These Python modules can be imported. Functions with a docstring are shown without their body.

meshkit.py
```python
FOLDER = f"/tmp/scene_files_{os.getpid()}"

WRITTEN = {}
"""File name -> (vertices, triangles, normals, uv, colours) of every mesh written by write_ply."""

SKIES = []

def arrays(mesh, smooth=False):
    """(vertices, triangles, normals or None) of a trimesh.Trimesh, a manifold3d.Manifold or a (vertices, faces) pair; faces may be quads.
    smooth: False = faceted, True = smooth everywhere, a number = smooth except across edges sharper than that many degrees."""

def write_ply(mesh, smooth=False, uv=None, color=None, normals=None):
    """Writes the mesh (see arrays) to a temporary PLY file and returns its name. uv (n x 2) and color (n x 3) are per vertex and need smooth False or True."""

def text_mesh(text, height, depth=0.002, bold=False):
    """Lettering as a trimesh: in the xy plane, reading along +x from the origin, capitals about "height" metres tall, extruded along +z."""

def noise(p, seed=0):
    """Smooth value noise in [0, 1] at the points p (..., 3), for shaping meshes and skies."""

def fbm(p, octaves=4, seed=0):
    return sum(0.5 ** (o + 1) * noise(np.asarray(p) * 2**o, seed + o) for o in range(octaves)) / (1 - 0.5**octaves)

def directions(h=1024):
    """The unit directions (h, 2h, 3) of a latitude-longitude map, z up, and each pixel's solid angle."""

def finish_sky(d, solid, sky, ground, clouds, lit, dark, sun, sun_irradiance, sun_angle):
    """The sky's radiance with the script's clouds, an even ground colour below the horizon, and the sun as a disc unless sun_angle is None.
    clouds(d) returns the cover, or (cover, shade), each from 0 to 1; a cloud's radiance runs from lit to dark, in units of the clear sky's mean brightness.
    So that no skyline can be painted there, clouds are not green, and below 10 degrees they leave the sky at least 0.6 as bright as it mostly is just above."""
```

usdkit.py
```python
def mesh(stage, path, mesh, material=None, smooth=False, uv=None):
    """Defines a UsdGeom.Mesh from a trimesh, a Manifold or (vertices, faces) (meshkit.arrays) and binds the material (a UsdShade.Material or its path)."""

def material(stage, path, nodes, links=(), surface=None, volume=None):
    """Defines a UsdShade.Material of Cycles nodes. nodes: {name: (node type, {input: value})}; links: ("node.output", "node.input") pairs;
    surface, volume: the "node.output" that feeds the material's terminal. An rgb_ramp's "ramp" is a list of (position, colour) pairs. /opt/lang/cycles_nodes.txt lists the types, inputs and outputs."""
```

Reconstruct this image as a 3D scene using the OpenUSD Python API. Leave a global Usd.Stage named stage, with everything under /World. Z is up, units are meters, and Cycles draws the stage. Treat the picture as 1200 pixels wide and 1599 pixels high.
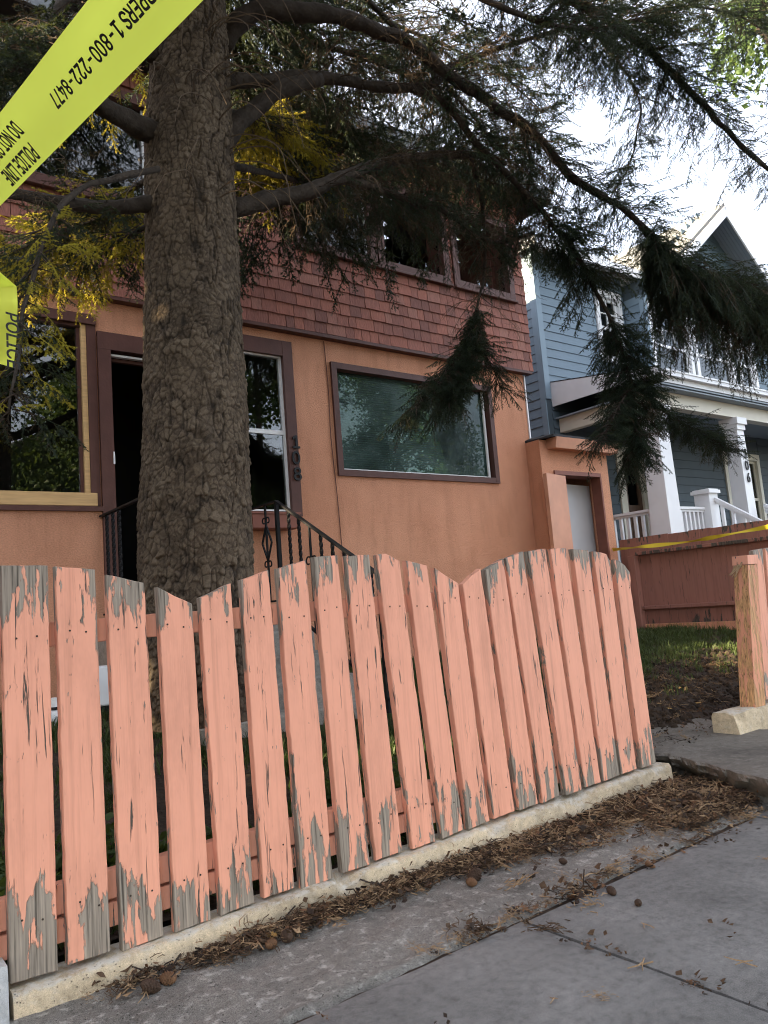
import math, random
import numpy as np, trimesh
from scipy.spatial import cKDTree
from scipy.spatial.transform import Rotation
from shapely.geometry import Polygon, box as sbox
from pxr import Usd, UsdGeom, UsdLux, UsdShade, Sdf, Gf, Vt
import usdkit, meshkit

# ------------------------------------------------------------------ stage, camera, sky, sun
stage = Usd.Stage.CreateInMemory()
UsdGeom.SetStageUpAxis(stage, 'Z'); UsdGeom.SetStageMetersPerUnit(stage, 1.0)
UsdGeom.Xform.Define(stage, '/World'); UsdGeom.Scope.Define(stage, '/World/Looks')
EXPOSURE = 2.82
SUN_TO = np.array([-0.93, 0.195, 0.33]); SUN_TO /= np.linalg.norm(SUN_TO)
SKY_STRENGTH, SUN_INTENSITY = 0.105, 1.25
YAW, PITCH, ROLL, FPX, CAMH = math.radians(37.62), math.radians(7.12), math.radians(-4.568), 1200.0, 1.04
def _cam_axes():
    cy, sy, cp, sp, cr, sr = math.cos(YAW), math.sin(YAW), math.cos(PITCH), math.sin(PITCH), math.cos(ROLL), math.sin(ROLL)
    f = np.array([sy*cp, cy*cp, sp]); r = np.array([cy, -sy, 0.0]); u = np.cross(r, f)
    return np.array([r*cr+u*sr, -(u*cr-r*sr), f])
CM = _cam_axes()
cam = UsdGeom.Camera.Define(stage, '/World/camera')
m4 = np.eye(4); m4[0, :3] = CM[0]; m4[1, :3] = -CM[1]; m4[2, :3] = -CM[2]; m4[3, :3] = (0, 0, CAMH)
cam.AddTransformOp().Set(Gf.Matrix4d(m4.tolist()))
cam.CreateHorizontalApertureAttr(36.0); cam.CreateVerticalApertureAttr(48.0); cam.CreateFocalLengthAttr(36.0*FPX/1200)
cam.CreateClippingRangeAttr(Gf.Vec2f(0.05, 2000)); cam.CreateExposureAttr(EXPOSURE)

el = math.asin(SUN_TO[2]); rot = math.atan2(SUN_TO[0], SUN_TO[1])
dome = UsdLux.DomeLight.Define(stage, '/World/sky')
sky_m = usdkit.material(stage, '/World/Looks/sky_look', {
    'tc': ('texture_coordinate', {}),
    'sky': ('sky_texture', {'sky_type': 'single_scattering', 'sun_disc': False, 'sun_elevation': el, 'sun_rotation': rot, 'altitude': 1000.0, 'air_density': 1.0, 'aerosol_density': 1.6}),
    'mp': ('mapping', {'scale': (1.0, 1.0, 2.6)}),
    'n': ('noise_texture', {'scale': 1.6, 'detail': 6.0, 'roughness': 0.6}),
    'r': ('map_range', {'from_min': 0.3, 'from_max': 0.75, 'to_min': 0.35, 'to_max': 0.85, 'clamp': True}),
    'mx': ('mix_color', {'b': (3.4, 3.3, 3.35), 'use_clamp': False}),
    'bg': ('background_shader', {'strength': SKY_STRENGTH})},
    [('tc.generated', 'mp.vector'), ('mp.vector', 'n.vector'), ('n.fac', 'r.value'), ('r.result', 'mx.fac'), ('sky.color', 'mx.a'), ('mx.result', 'bg.color')], surface='bg.background')
UsdShade.MaterialBindingAPI.Apply(dome.GetPrim()).Bind(sky_m)
sun = UsdLux.DistantLight.Define(stage, '/World/sun')
sun.CreateIntensityAttr(SUN_INTENSITY); sun.CreateAngleAttr(0.53); sun.CreateColorAttr(Gf.Vec3f(1.0, 0.80, 0.52))
sun.CreateNormalizeAttr(True)
_z = SUN_TO; _x = np.cross([0, 0, 1], _z); _x /= np.linalg.norm(_x); _y = np.cross(_z, _x)
sm = np.eye(4); sm[0, :3], sm[1, :3], sm[2, :3] = _x, _y, _z
sun.AddTransformOp().Set(Gf.Matrix4d(sm.tolist()))

# ------------------------------------------------------------------ helpers
rng = np.random.default_rng(11); random.seed(11)
def ray(px, py): return CM.T @ np.array([(px-600)/FPX, (py-799.5)/FPX, 1.0])
def at(px, py, Y):                       # a sight line met at depth Y (metres beyond the camera along the street normal)
    d = ray(px, py); p = d*(Y/d[1]); return np.array([p[0], p[1], p[2]+CAMH])
_used = {}
def numbered(path):
    n = _used.get(path, 0); _used[path] = n+1
    return path if n == 0 else f'{path}_{n:03d}'
def cat(ms):
    vs, fs, n = [], [], 0
    for v, f in ms:
        v = np.asarray(v, float); f = np.asarray(f, int)
        if f.shape[1] == 4: f = np.vstack([f[:, [0, 1, 2]], f[:, [0, 2, 3]]])
        vs.append(v); fs.append(f+n); n += len(v)
    return np.vstack(vs), np.vstack(fs)
def bx(x0, x1, y0, y1, z0, z1):
    v = np.array([[x, y, z] for x in (x0, x1) for y in (y0, y1) for z in (z0, z1)], float)
    return v, np.array([[0,1,3,2],[4,6,7,5],[0,4,5,1],[2,3,7,6],[0,2,6,4],[1,5,7,3]])
def hexa(p):                             # eight corners ordered as bx()
    return np.asarray(p, float), np.array([[0,1,3,2],[4,6,7,5],[0,4,5,1],[2,3,7,6],[0,2,6,4],[1,5,7,3]])
def cham(x0, x1, y0, y1, z0, z1, c=0.004):   # box with chamfered edges
    m = trimesh.creation.box((1, 1, 1))
    P = []
    for x, sx in ((x0, 1), (x1, -1)):
        for y, sy in ((y0, 1), (y1, -1)):
            for z, sz in ((z0, 1), (z1, -1)):
                P += [(x, y+sy*c, z+sz*c), (x+sx*c, y, z+sz*c), (x+sx*c, y+sy*c, z)]
    h = trimesh.convex.convex_hull(np.array(P)); return h.vertices, h.faces
def beam(a, b, w, h, up=(0, 0, 1)):      # a rectangular bar from a to b
    a, b = np.asarray(a, float), np.asarray(b, float); d = b-a; d /= np.linalg.norm(d)
    s = np.cross(d, up); s /= np.linalg.norm(s); u = np.cross(s, d)
    return hexa([p+s*i*w/2+u*k*h/2 for p in (a, b) for i in (-1, 1) for k in (-1, 1)])
def tube(pts, rad, n=8, cap=True):
    pts = np.asarray(pts, float); k = len(pts); rad = np.broadcast_to(np.asarray(rad, float), (k,))
    t = np.gradient(pts, axis=0); t /= np.linalg.norm(t, axis=1)[:, None]+1e-12
    u = np.cross(t[0], [0.31, 0.17, 0.93]); u /= np.linalg.norm(u); V = []
    a = np.linspace(0, 2*np.pi, n, endpoint=False)
    for i in range(k):
        u = u-t[i]*(u@t[i]); u /= np.linalg.norm(u)+1e-12; w = np.cross(t[i], u)
        V.append(pts[i]+rad[i]*(np.cos(a)[:, None]*u+np.sin(a)[:, None]*w))
    V = np.vstack(V); F = []
    for i in range(k-1):
        for j in range(n):
            q = (j+1) % n; F += [[i*n+j, i*n+q, (i+1)*n+q], [i*n+j, (i+1)*n+q, (i+1)*n+j]]
    if cap:
        V = np.vstack([V, pts[0], pts[-1]]); c0, c1 = len(V)-2, len(V)-1
        for j in range(n):
            q = (j+1) % n; F += [[c0, q, j], [c1, (k-1)*n+j, (k-1)*n+q]]
    return V, np.array(F)
def spline(pts, step=0.06):
    pts = np.asarray(pts, float); k = len(pts); out = []
    P = np.vstack([2*pts[0]-pts[1], pts, 2*pts[-1]-pts[-2]])
    for i in range(1, k):
        p0, p1, p2, p3 = P[i-1], P[i], P[i+1], P[i+2]; n = max(2, int(np.linalg.norm(p2-p1)/step))
        t = np.linspace(0, 1, n, endpoint=False)[:, None]
        out.append(0.5*(2*p1+(p2-p0)*t+(2*p0-5*p1+4*p2-p3)*t**2+(3*p1-p0-3*p2+p3)*t**3))
    return np.vstack(out+[pts[-1:]])
def tri2d(poly):
    v, f = trimesh.creation.triangulate_polygon(poly, engine='earcut'); return np.asarray(v), np.asarray(f)
def wall_xz(poly, y0, y1):               # shapely polygon in (x, z), thickness in y
    m = trimesh.creation.extrude_polygon(poly, y1-y0, engine='earcut'); v = np.array(m.vertices)
    return np.c_[v[:, 0], y1-v[:, 2], v[:, 1]], np.array(m.faces)
def slab_xy(poly, z0, z1):
    m = trimesh.creation.extrude_polygon(poly, z1-z0, engine='earcut'); v = np.array(m.vertices); v[:, 2] += z0
    return v, np.array(m.faces)
def holes(outer, hs):
    p = sbox(*outer)
    for h in hs: p = p.difference(sbox(*h))
    return p

def thing(name, label, cat_, loc=(0, 0, 0), group=None, kind=None):
    x = UsdGeom.Xform.Define(stage, numbered('/World/'+name)); x.AddTranslateOp().Set(Gf.Vec3d(*map(float, loc)))
    _tag(x.GetPrim(), label, cat_, group, kind); x._loc = np.asarray(loc, float); LOC[str(x.GetPath())] = x._loc
    return x.GetPrim()
LOC = {}
def _tag(p, label=None, cat_=None, group=None, kind=None):
    for k, v in (('label', label), ('category', cat_), ('group', group), ('kind', kind)):
        if v: p.SetCustomDataByKey(k, v)
    return p
def loc_of(parent):
    q = str(parent.GetPath())
    while q not in LOC and q.count('/') > 2: q = q.rsplit('/', 1)[0]
    return LOC.get(q, np.zeros(3))
def part(parent, name, mesh, mat, smooth=False, label=None, kind=None, uv=None):
    if isinstance(mesh, list): mesh = cat(mesh)
    if hasattr(mesh, 'vertices'): mesh = (np.array(mesh.vertices), np.array(mesh.faces))
    v = np.asarray(mesh[0], float)-loc_of(parent)
    g = usdkit.mesh(stage, numbered(str(parent.GetPath())+'/'+name), (v, mesh[1]), M[mat], smooth=smooth, uv=uv)
    return _tag(g.GetPrim(), label, None, None, kind)
def single(name, mesh, mat, label, cat_=None, group=None, kind=None, smooth=False, loc=None):
    if isinstance(mesh, list): mesh = cat(mesh)
    if hasattr(mesh, 'vertices'): mesh = (np.array(mesh.vertices), np.array(mesh.faces))
    v = np.asarray(mesh[0], float); l = np.array([v[:, 0].mean(), v[:, 1].mean(), v[:, 2].min()]) if loc is None else np.asarray(loc, float)
    g = usdkit.mesh(stage, numbered('/World/'+name), (v-l, mesh[1]), M[mat], smooth=smooth)
    g.AddTranslateOp().Set(Gf.Vec3d(*map(float, l)))
    return _tag(g.GetPrim(), label, cat_, group, kind)
def structure(name, mesh, mat, label, smooth=False):
    if isinstance(mesh, list): mesh = cat(mesh)
    g = usdkit.mesh(stage, numbered('/World/'+name), mesh, M[mat], smooth=smooth)
    return _tag(g.GetPrim(), label, None, None, 'structure')
def scatter(path, protos, pos, quat, scale, ids, label=None, kind='stuff', loc=(0, 0, 0), cat_=None):
    """protos: list of [(name, mesh, material, smooth)]; quat as x y z w rows"""
    path = numbered(path); pi = UsdGeom.PointInstancer.Define(stage, path); targets = []
    for i, pr in enumerate(protos):
        q = f'{path}/source_{i:03d}'; UsdGeom.Xform.Define(stage, q); targets.append(Sdf.Path(q))
        for nm, ms, mt, sm_ in pr: usdkit.mesh(stage, f'{q}/{nm}', ms, M[mt], smooth=sm_)
    pi.CreatePrototypesRel().SetTargets(targets)
    pi.CreatePositionsAttr(Vt.Vec3fArray.FromNumpy((np.asarray(pos)-np.asarray(loc)).astype(np.float32)))
    pi.CreateProtoIndicesAttr(Vt.IntArray.FromNumpy(np.asarray(ids, np.int32)))
    pi.CreateScalesAttr(Vt.Vec3fArray.FromNumpy(np.repeat(np.asarray(scale, np.float32)[:, None], 3, 1)))
    pi.CreateOrientationsAttr(Vt.QuathArray([Gf.Quath(float(q[3]), float(q[0]), float(q[1]), float(q[2])) for q in quat]))
    return _tag(pi.GetPrim(), label, cat_, None, kind)
def frames(d, up=None):                  # rotations whose local x is d and local z close to up
    d = np.asarray(d, float); d = d/(np.linalg.norm(d, axis=1)[:, None]+1e-9)
    up = np.tile([0, 0, 1.0], (len(d), 1)) if up is None else np.asarray(up, float)
    y = np.cross(up, d); bad = np.linalg.norm(y, axis=1) < 1e-3; y[bad] = [0, 1, 0]; y /= np.linalg.norm(y, axis=1)[:, None]
    z = np.cross(d, y); return Rotation.from_matrix(np.stack([d, y, z], 2))

# ------------------------------------------------------------------ materials
M = {}
def mat(name, nodes, links, surface='p.BSDF'):
    M[name] = usdkit.material(stage, '/World/Looks/'+name, nodes, links, surface=surface); return name
def plain(name, col, rough=0.7, var=0.15, scale=8.0, bump=0.0, bscale=60.0, stretch=(1, 1, 1), spec=0.3, metallic=0.0, grime=0.0):
    c = np.array(col, float)
    nodes = {'g': ('geometry', {}), 'mp': ('mapping', {'scale': stretch}), 'n': ('noise_texture', {'scale': scale, 'detail': 5.0, 'roughness': 0.6}),
             'r': ('rgb_ramp', {'ramp': [(0.25, tuple(c*(1-var))), (0.5, tuple(c)), (0.78, tuple(np.minimum(c*(1+var), 0.95)))]}),
             'p': ('principled_bsdf', {'roughness': rough, 'specular_ior_level': spec, 'metallic': metallic})}
    links = [('g.position', 'mp.vector'), ('mp.vector', 'n.vector'), ('n.fac', 'r.fac')]
    out = 'r.color'
    if grime:
        nodes['n3'] = ('noise_texture', {'scale': scale*0.33, 'detail': 6.0, 'roughness': 0.7}); nodes['r3'] = ('map_range', {'from_min': 0.5, 'from_max': 0.75, 'to_min': 0.0, 'to_max': grime, 'clamp': True})
        nodes['mx'] = ('mix_color', {'b': tuple(c*0.35+0.01)}); links += [('g.position', 'n3.vector'), ('n3.fac', 'r3.value'), ('r3.result', 'mx.fac'), (out, 'mx.a')]; out = 'mx.result'
    links.append((out, 'p.base_color'))
    if bump:
        nodes['n2'] = ('noise_texture', {'scale': bscale, 'detail': 4.0}); nodes['b'] = ('bump', {'strength': bump, 'distance': 0.01})
        links += [('mp.vector', 'n2.vector'), ('n2.fac', 'b.height'), ('b.normal', 'p.normal')]
    return mat(name, nodes, links)

def painted_wood(name, paint, wood=(0.215, 0.185, 0.148), amount=0.0, ends=0.46, top0=0.83, bot1=0.26, rough=0.6, edge=0.0):
    """paint flaking off weathered boards; the mesh's uv runs 0..1 across the board and 0..1 from its foot to its head"""
    p = np.array(paint, float); w = np.array(wood, float); N, L = {}, []
    def nd(k, kind, **kw): N[k] = (kind, kw); return k
    def ln(a, b): L.append((a, b))
    def noise(k, sc, detail, rough_, dist=0.0):
        nd('m'+k, 'mapping', scale=sc); nd('n'+k, 'noise_texture', scale=1.0, detail=detail, roughness=rough_, distortion=dist); ln('ad.vector', 'm'+k+'.vector'); ln('m'+k+'.vector', 'n'+k+'.vector'); return 'n'+k+'.fac'
    def rng_(k, src, a, b, c, d): nd(k, 'map_range', from_min=a, from_max=b, to_min=c, to_max=d, clamp=True); ln(src, k+'.value'); return k+'.result'
    def mth(k, op, a, b): 
        kw = {'math_type': op}
        for s, x in (('value1', a), ('value2', b)):
            if not isinstance(x, str): kw[s] = float(x)
        nd(k, 'math', **kw)
        for s, x in (('value1', a), ('value2', b)):
            if isinstance(x, str): ln(x, f'{k}.{s}')
        return k+'.value'
    nd('g', 'geometry'); nd('uv', 'uvmap', attribute='st'); nd('sx', 'separate_xyz'); nd('oi', 'object_info'); nd('ad', 'vector_math', math_type='add'); nd('cx', 'combine_xyz'); ln('uv.UV', 'sx.vector')
    rnd = mth('oim', 'multiply', 'oi.random', 37.0); ln(rnd, 'cx.x'); ln(rnd, 'cx.z'); ln('g.position', 'ad.vector1'); ln('cx.vector', 'ad.vector2')
    n1 = noise('1', (32, 32, 6.0), 10.0, 0.66, 0.5); n6 = noise('6', (95, 95, 26), 5.0, 0.6); n5 = noise('5', (16, 16, 3.0), 4.0, 0.55)
    e = mth('mxe', 'maximum', rng_('rb', 'sx.y', bot1, 0.0, 0.0, ends), rng_('rt', 'sx.y', top0, 1.0, 0.0, ends*0.9))
    nd('wn', 'white_noise_texture', dimensions='1D'); ln(rnd, 'wn.w'); e = mth('em', 'multiply', e, rng_('er', 'wn.value', 0, 1, 0.15, 1.35)); e = mth('em2', 'multiply', e, rng_('l5', n5, 0.36, 0.66, 0.15, 1.5))
    if edge:
        ed = mth('mx2', 'maximum', rng_('ea', 'sx.x', 0.085, 0.0, 0.0, edge), rng_('eb', 'sx.x', 0.93, 1.0, 0.0, edge)); e = mth('ade', 'add', e, mth('eml', 'multiply', ed, rng_('l6', n5, 0.38, 0.62, 0.1, 1.2)))
    s = mth('s2', 'add', mth('s1', 'add', e, rng_('oir', 'oi.random', 0, 1, amount-0.06, amount+0.06)), mth('n16', 'add', n1, mth('n6s', 'multiply', mth('n6c', 'subtract', n6, 0.5), 0.22)))
    mk = rng_('mk', s, 0.708, 0.738, 0, 1)
    fl = mth('fl', 'multiply', rng_('f6', n6, 0.69, 0.715, 0, 1), rng_('f1', s, 0.52, 0.60, 0, 1)); mk = mth('mkx', 'maximum', mk, fl)
    n2 = noise('2', (150, 150, 3.2), 6.0, 0.6); n3 = noise('3', (75, 75, 3.4), 6.0, 0.6, 0.5); n4 = noise('4', (6, 6, 2.0), 6.0, 0.7); n7 = noise('7', (45, 45, 1.2), 5.0, 0.65)
    nd('wr', 'rgb_ramp', ramp=[(0.33, tuple(w*0.22)), (0.46, tuple(w*0.85)), (0.56, tuple(w*1.05)), (0.72, tuple(w*1.5))]); ln(n2, 'wr.fac')
    nd('pr', 'rgb_ramp', ramp=[(0.3, tuple(p*0.84)), (0.5, tuple(p)), (0.72, tuple(np.minimum(p*1.07, 0.9)))]); ln(n4, 'pr.fac')
    nd('ds', 'mix_color', b=tuple(p*np.array([0.62, 0.60, 0.58]))); ln('pr.color', 'ds.a'); ln(rng_('dr', n7, 0.50, 0.76, 0.0, 0.60), 'ds.fac')
    cr = rng_('cr', n3, 0.635, 0.672, 0, 1); nd('mc', 'mix_color', b=tuple(w*0.30)); ln('ds.result', 'mc.a'); ln(cr, 'mc.fac')
    nd('mx', 'mix_color'); ln(mk, 'mx.fac'); ln('mc.result', 'mx.a'); ln('wr.color', 'mx.b')
    hh = mth('h3', 'add', mth('h1', 'multiply', mk, -1.0), mth('h2', 'multiply', n2, 0.45)); hh = mth('h5', 'add', hh, mth('h4', 'multiply', cr, -0.8)); hh = mth('h7', 'add', hh, mth('h6', 'multiply', n6, 0.22))
    nd('b', 'bump', strength=0.95, distance=0.0020); ln(hh, 'b.height'); nd('p', 'principled_bsdf', roughness=rough, specular_ior_level=0.3); ln('mx.result', 'p.base_color'); ln('b.normal', 'p.normal')
    return mat(name, N, L)

painted_wood('picket_paint', (0.735, 0.338, 0.228), edge=0.13, wood=(0.265, 0.222, 0.178), amount=0.01)
painted_wood('rail_paint', (0.66, 0.30, 0.20), amount=0.09)
painted_wood('board_paint', (0.33, 0.150, 0.115), wood=(0.10, 0.082, 0.068), amount=0.0, ends=0.3)
painted_wood('post_paint', (0.70, 0.31, 0.19), wood=(0.55, 0.30, 0.14), amount=0.235, ends=0.1)

def concrete(name, c, speck=0.5, bump=0.6, pale=0.0, stain=0.45, grain=330.0, pits=0.55, top=0.0):
    c = np.array(c, float)
    nodes = {'g': ('geometry', {}), 'n1': ('noise_texture', {'scale': 2.2, 'detail': 8.0, 'roughness': 0.65}), 'n2': ('noise_texture', {'scale': grain, 'detail': 3.0, 'roughness': 0.8}), 'n8': ('noise_texture', {'scale': 32.0, 'detail': 7.0, 'roughness': 0.72}),
             'v': ('voronoi_texture', {'scale': 75.0, 'feature': 'f1'}), 'n3': ('noise_texture', {'scale': 24.0, 'detail': 8.0, 'roughness': 0.75}),
             'r1': ('rgb_ramp', {'ramp': [(0.28, tuple(c*(1-stain))), (0.5, tuple(c)), (0.72, tuple(np.minimum(c*1.25, 0.8)))]}),
             'r2': ('rgb_ramp', {'ramp': [(0.30, (1-speck, 1-speck, 1-speck)), (0.50, (1, 1, 1)), (0.70, (1+speck*0.9, 1+speck*0.88, 1+speck*0.84))]}),
             'r8': ('rgb_ramp', {'ramp': [(0.30, (0.62, 0.61, 0.60)), (0.48, (1, 1, 1)), (0.68, (1.28, 1.27, 1.25))]}),
             'mu': ('mix_color', {'blend_type': 'multiply', 'fac': 1.0, 'use_clamp': False}), 'mu8': ('mix_color', {'blend_type': 'multiply', 'fac': 0.8, 'use_clamp': False}),
             'pit': ('map_range', {'from_min': 0.08, 'from_max': 0.20, 'to_min': 1.0, 'to_max': 0.0, 'clamp': True}),
             'pn': ('map_range', {'from_min': pits, 'from_max': pits+0.06, 'clamp': True}), 'pm': ('math', {'math_type': 'multiply'}),
             'mp': ('mix_color', {'b': tuple(c*0.22)}), 'pl': ('map_range', {'from_min': 0.53, 'from_max': 0.66, 'to_min': 0.0, 'to_max': pale, 'clamp': True}),
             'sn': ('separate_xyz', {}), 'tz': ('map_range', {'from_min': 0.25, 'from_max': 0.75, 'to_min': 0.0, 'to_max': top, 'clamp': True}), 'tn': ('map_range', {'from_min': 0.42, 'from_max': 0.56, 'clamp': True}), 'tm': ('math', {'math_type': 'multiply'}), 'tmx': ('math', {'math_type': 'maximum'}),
             'ml': ('mix_color', {'b': (0.66, 0.64, 0.59)}), 'b': ('bump', {'strength': bump, 'distance': 0.0025}), 'hs': ('math', {'math_type': 'subtract'}), 'p2': ('math', {'math_type': 'multiply', 'value2': 2.0}),
             'p': ('principled_bsdf', {'roughness': 0.9, 'specular_ior_level': 0.25})}
    links = [('g.position', k+'.vector') for k in ('n1', 'n2', 'v', 'n3', 'n8')]
    links += [('n1.fac', 'r1.fac'), ('n2.fac', 'r2.fac'), ('n8.fac', 'r8.fac'), ('r1.color', 'mu.a'), ('r2.color', 'mu.b'), ('mu.result', 'mu8.a'), ('r8.color', 'mu8.b'), ('v.distance', 'pit.value'), ('n3.fac', 'pn.value'), ('pit.result', 'pm.value1'), ('pn.result', 'pm.value2'),
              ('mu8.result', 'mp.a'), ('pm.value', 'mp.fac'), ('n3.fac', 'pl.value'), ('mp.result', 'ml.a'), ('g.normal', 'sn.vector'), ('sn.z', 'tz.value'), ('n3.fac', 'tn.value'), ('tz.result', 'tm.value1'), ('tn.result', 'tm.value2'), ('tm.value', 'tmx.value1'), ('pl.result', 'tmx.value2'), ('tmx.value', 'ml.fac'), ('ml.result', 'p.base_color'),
              ('pm.value', 'p2.value1'), ('n2.fac', 'hs.value1'), ('p2.value', 'hs.value2'), ('hs.value', 'b.height'), ('b.normal', 'p.normal')]
    return mat(name, nodes, links)
concrete('pavement_concrete', (0.178, 0.174, 0.167), speck=0.45, bump=0.5, stain=0.35, pits=0.62)
concrete('edge_concrete', (0.20, 0.19, 0.172), speck=0.8, bump=1.0, pale=0.55, stain=0.6, pits=0.42)
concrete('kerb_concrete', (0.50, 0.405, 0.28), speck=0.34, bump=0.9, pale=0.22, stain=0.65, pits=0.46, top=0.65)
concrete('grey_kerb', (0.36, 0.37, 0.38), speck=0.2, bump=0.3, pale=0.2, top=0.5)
concrete('path_concrete', (0.150, 0.135, 0.116), speck=0.5, bump=0.9, pale=0.12, pits=0.50)
concrete('step_concrete', (0.30, 0.28, 0.25), speck=0.3, bump=0.5)
concrete('far_stucco', (0.60, 0.52, 0.40), speck=0.2, bump=0.6, stain=0.15, grain=60.0)

mat('stucco', {'g': ('geometry', {}), 'm9': ('mapping', {'scale': (7, 7, 1.3)}), 'n9': ('noise_texture', {'scale': 1.0, 'detail': 6.0, 'roughness': 0.65}), 'r9': ('rgb_ramp', {'ramp': [(0.28, (0.80, 0.78, 0.76)), (0.47, (1, 1, 1)), (0.72, (1.08, 1.09, 1.10))]}), 'mu9': ('mix_color', {'blend_type': 'multiply', 'fac': 0.85, 'use_clamp': False}), 'n': ('noise_texture', {'scale': 1.1, 'detail': 7.0, 'roughness': 0.65}), 'r': ('rgb_ramp', {'ramp': [(0.25, (0.50, 0.228, 0.132)), (0.5, (0.595, 0.285, 0.170)), (0.75, (0.65, 0.325, 0.20))]}),
    'm2': ('mapping', {'scale': (70, 70, 110)}), 'n2': ('noise_texture', {'scale': 1.0, 'detail': 5.0, 'roughness': 0.65}), 'b': ('bump', {'strength': 0.9, 'distance': 0.011}),
    'r2': ('rgb_ramp', {'ramp': [(0.25, (0.74, 0.74, 0.74)), (0.6, (1.05, 1.05, 1.05))]}), 'mu': ('mix_color', {'blend_type': 'multiply', 'fac': 1.0, 'use_clamp': False}),
    'p': ('principled_bsdf', {'roughness': 0.85, 'specular_ior_level': 0.25})},
    [('g.position', 'n.vector'), ('g.position', 'm2.vector'), ('m2.vector', 'n2.vector'), ('n.fac', 'r.fac'), ('n2.fac', 'r2.fac'), ('g.position', 'm9.vector'), ('m9.vector', 'n9.vector'), ('n9.fac', 'r9.fac'), ('r.color', 'mu9.a'), ('r9.color', 'mu9.b'), ('mu9.result', 'mu.a'), ('r2.color', 'mu.b'), ('mu.result', 'p.base_color'), ('n2.fac', 'b.height'), ('b.normal', 'p.normal')])
for i, c in enumerate([(0.235, 0.088, 0.062), (0.27, 0.098, 0.066), (0.20, 0.076, 0.055), (0.255, 0.108, 0.078), (0.165, 0.066, 0.05)]):
    plain(f'shingle_{["rust","russet","maroon","faded","dark"][i]}', c, rough=0.75, var=0.28, scale=1.0, stretch=(90, 90, 9), bump=0.5, bscale=1.6, grime=0.25)
SHM = ['shingle_rust', 'shingle_russet', 'shingle_maroon', 'shingle_faded', 'shingle_rust', 'shingle_russet', 'shingle_dark']
plain('brown_trim', (0.085, 0.036, 0.028), rough=0.5, var=0.2, scale=6, bump=0.15)
plain('red_trim', (0.21, 0.075, 0.05), rough=0.55, var=0.2, scale=6, bump=0.15)
plain('pine_wood', (0.52, 0.33, 0.15), rough=0.6, var=0.22, scale=1.0, stretch=(4, 60, 60), bump=0.2, bscale=2)
plain('white_paint', (0.74, 0.745, 0.76), rough=0.5, var=0.05, scale=4, grime=0.12)
plain('cream_paint', (0.62, 0.58, 0.48), rough=0.55, var=0.06, scale=4)
plain('white_metal', (0.72, 0.72, 0.72), rough=0.35, var=0.05, scale=5, spec=0.5)
plain('black_iron', (0.010, 0.010, 0.011), rough=0.6, var=0.3, scale=40, spec=0.2)
plain('black_paint', (0.010, 0.010, 0.011), rough=0.5, var=0.2, scale=30)
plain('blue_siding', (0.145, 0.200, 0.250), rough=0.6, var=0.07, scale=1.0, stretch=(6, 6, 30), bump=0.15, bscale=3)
plain('blue_shake', (0.115, 0.165, 0.195), rough=0.7, var=0.15, scale=1.0, stretch=(30, 30, 8), bump=0.3, bscale=3)
plain('blue_corner', (0.18, 0.245, 0.30), rough=0.55, var=0.05, scale=5)
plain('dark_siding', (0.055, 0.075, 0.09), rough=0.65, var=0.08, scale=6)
plain('porch_ceiling', (0.24, 0.28, 0.32), rough=0.6, var=0.05, scale=5)
plain('roof_grey', (0.15, 0.16, 0.17), rough=0.85, var=0.35, scale=1.0, stretch=(14, 14, 30), bump=0.4, bscale=8)
plain('roof_black', (0.03, 0.03, 0.033), rough=0.8, var=0.3, scale=20)
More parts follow.
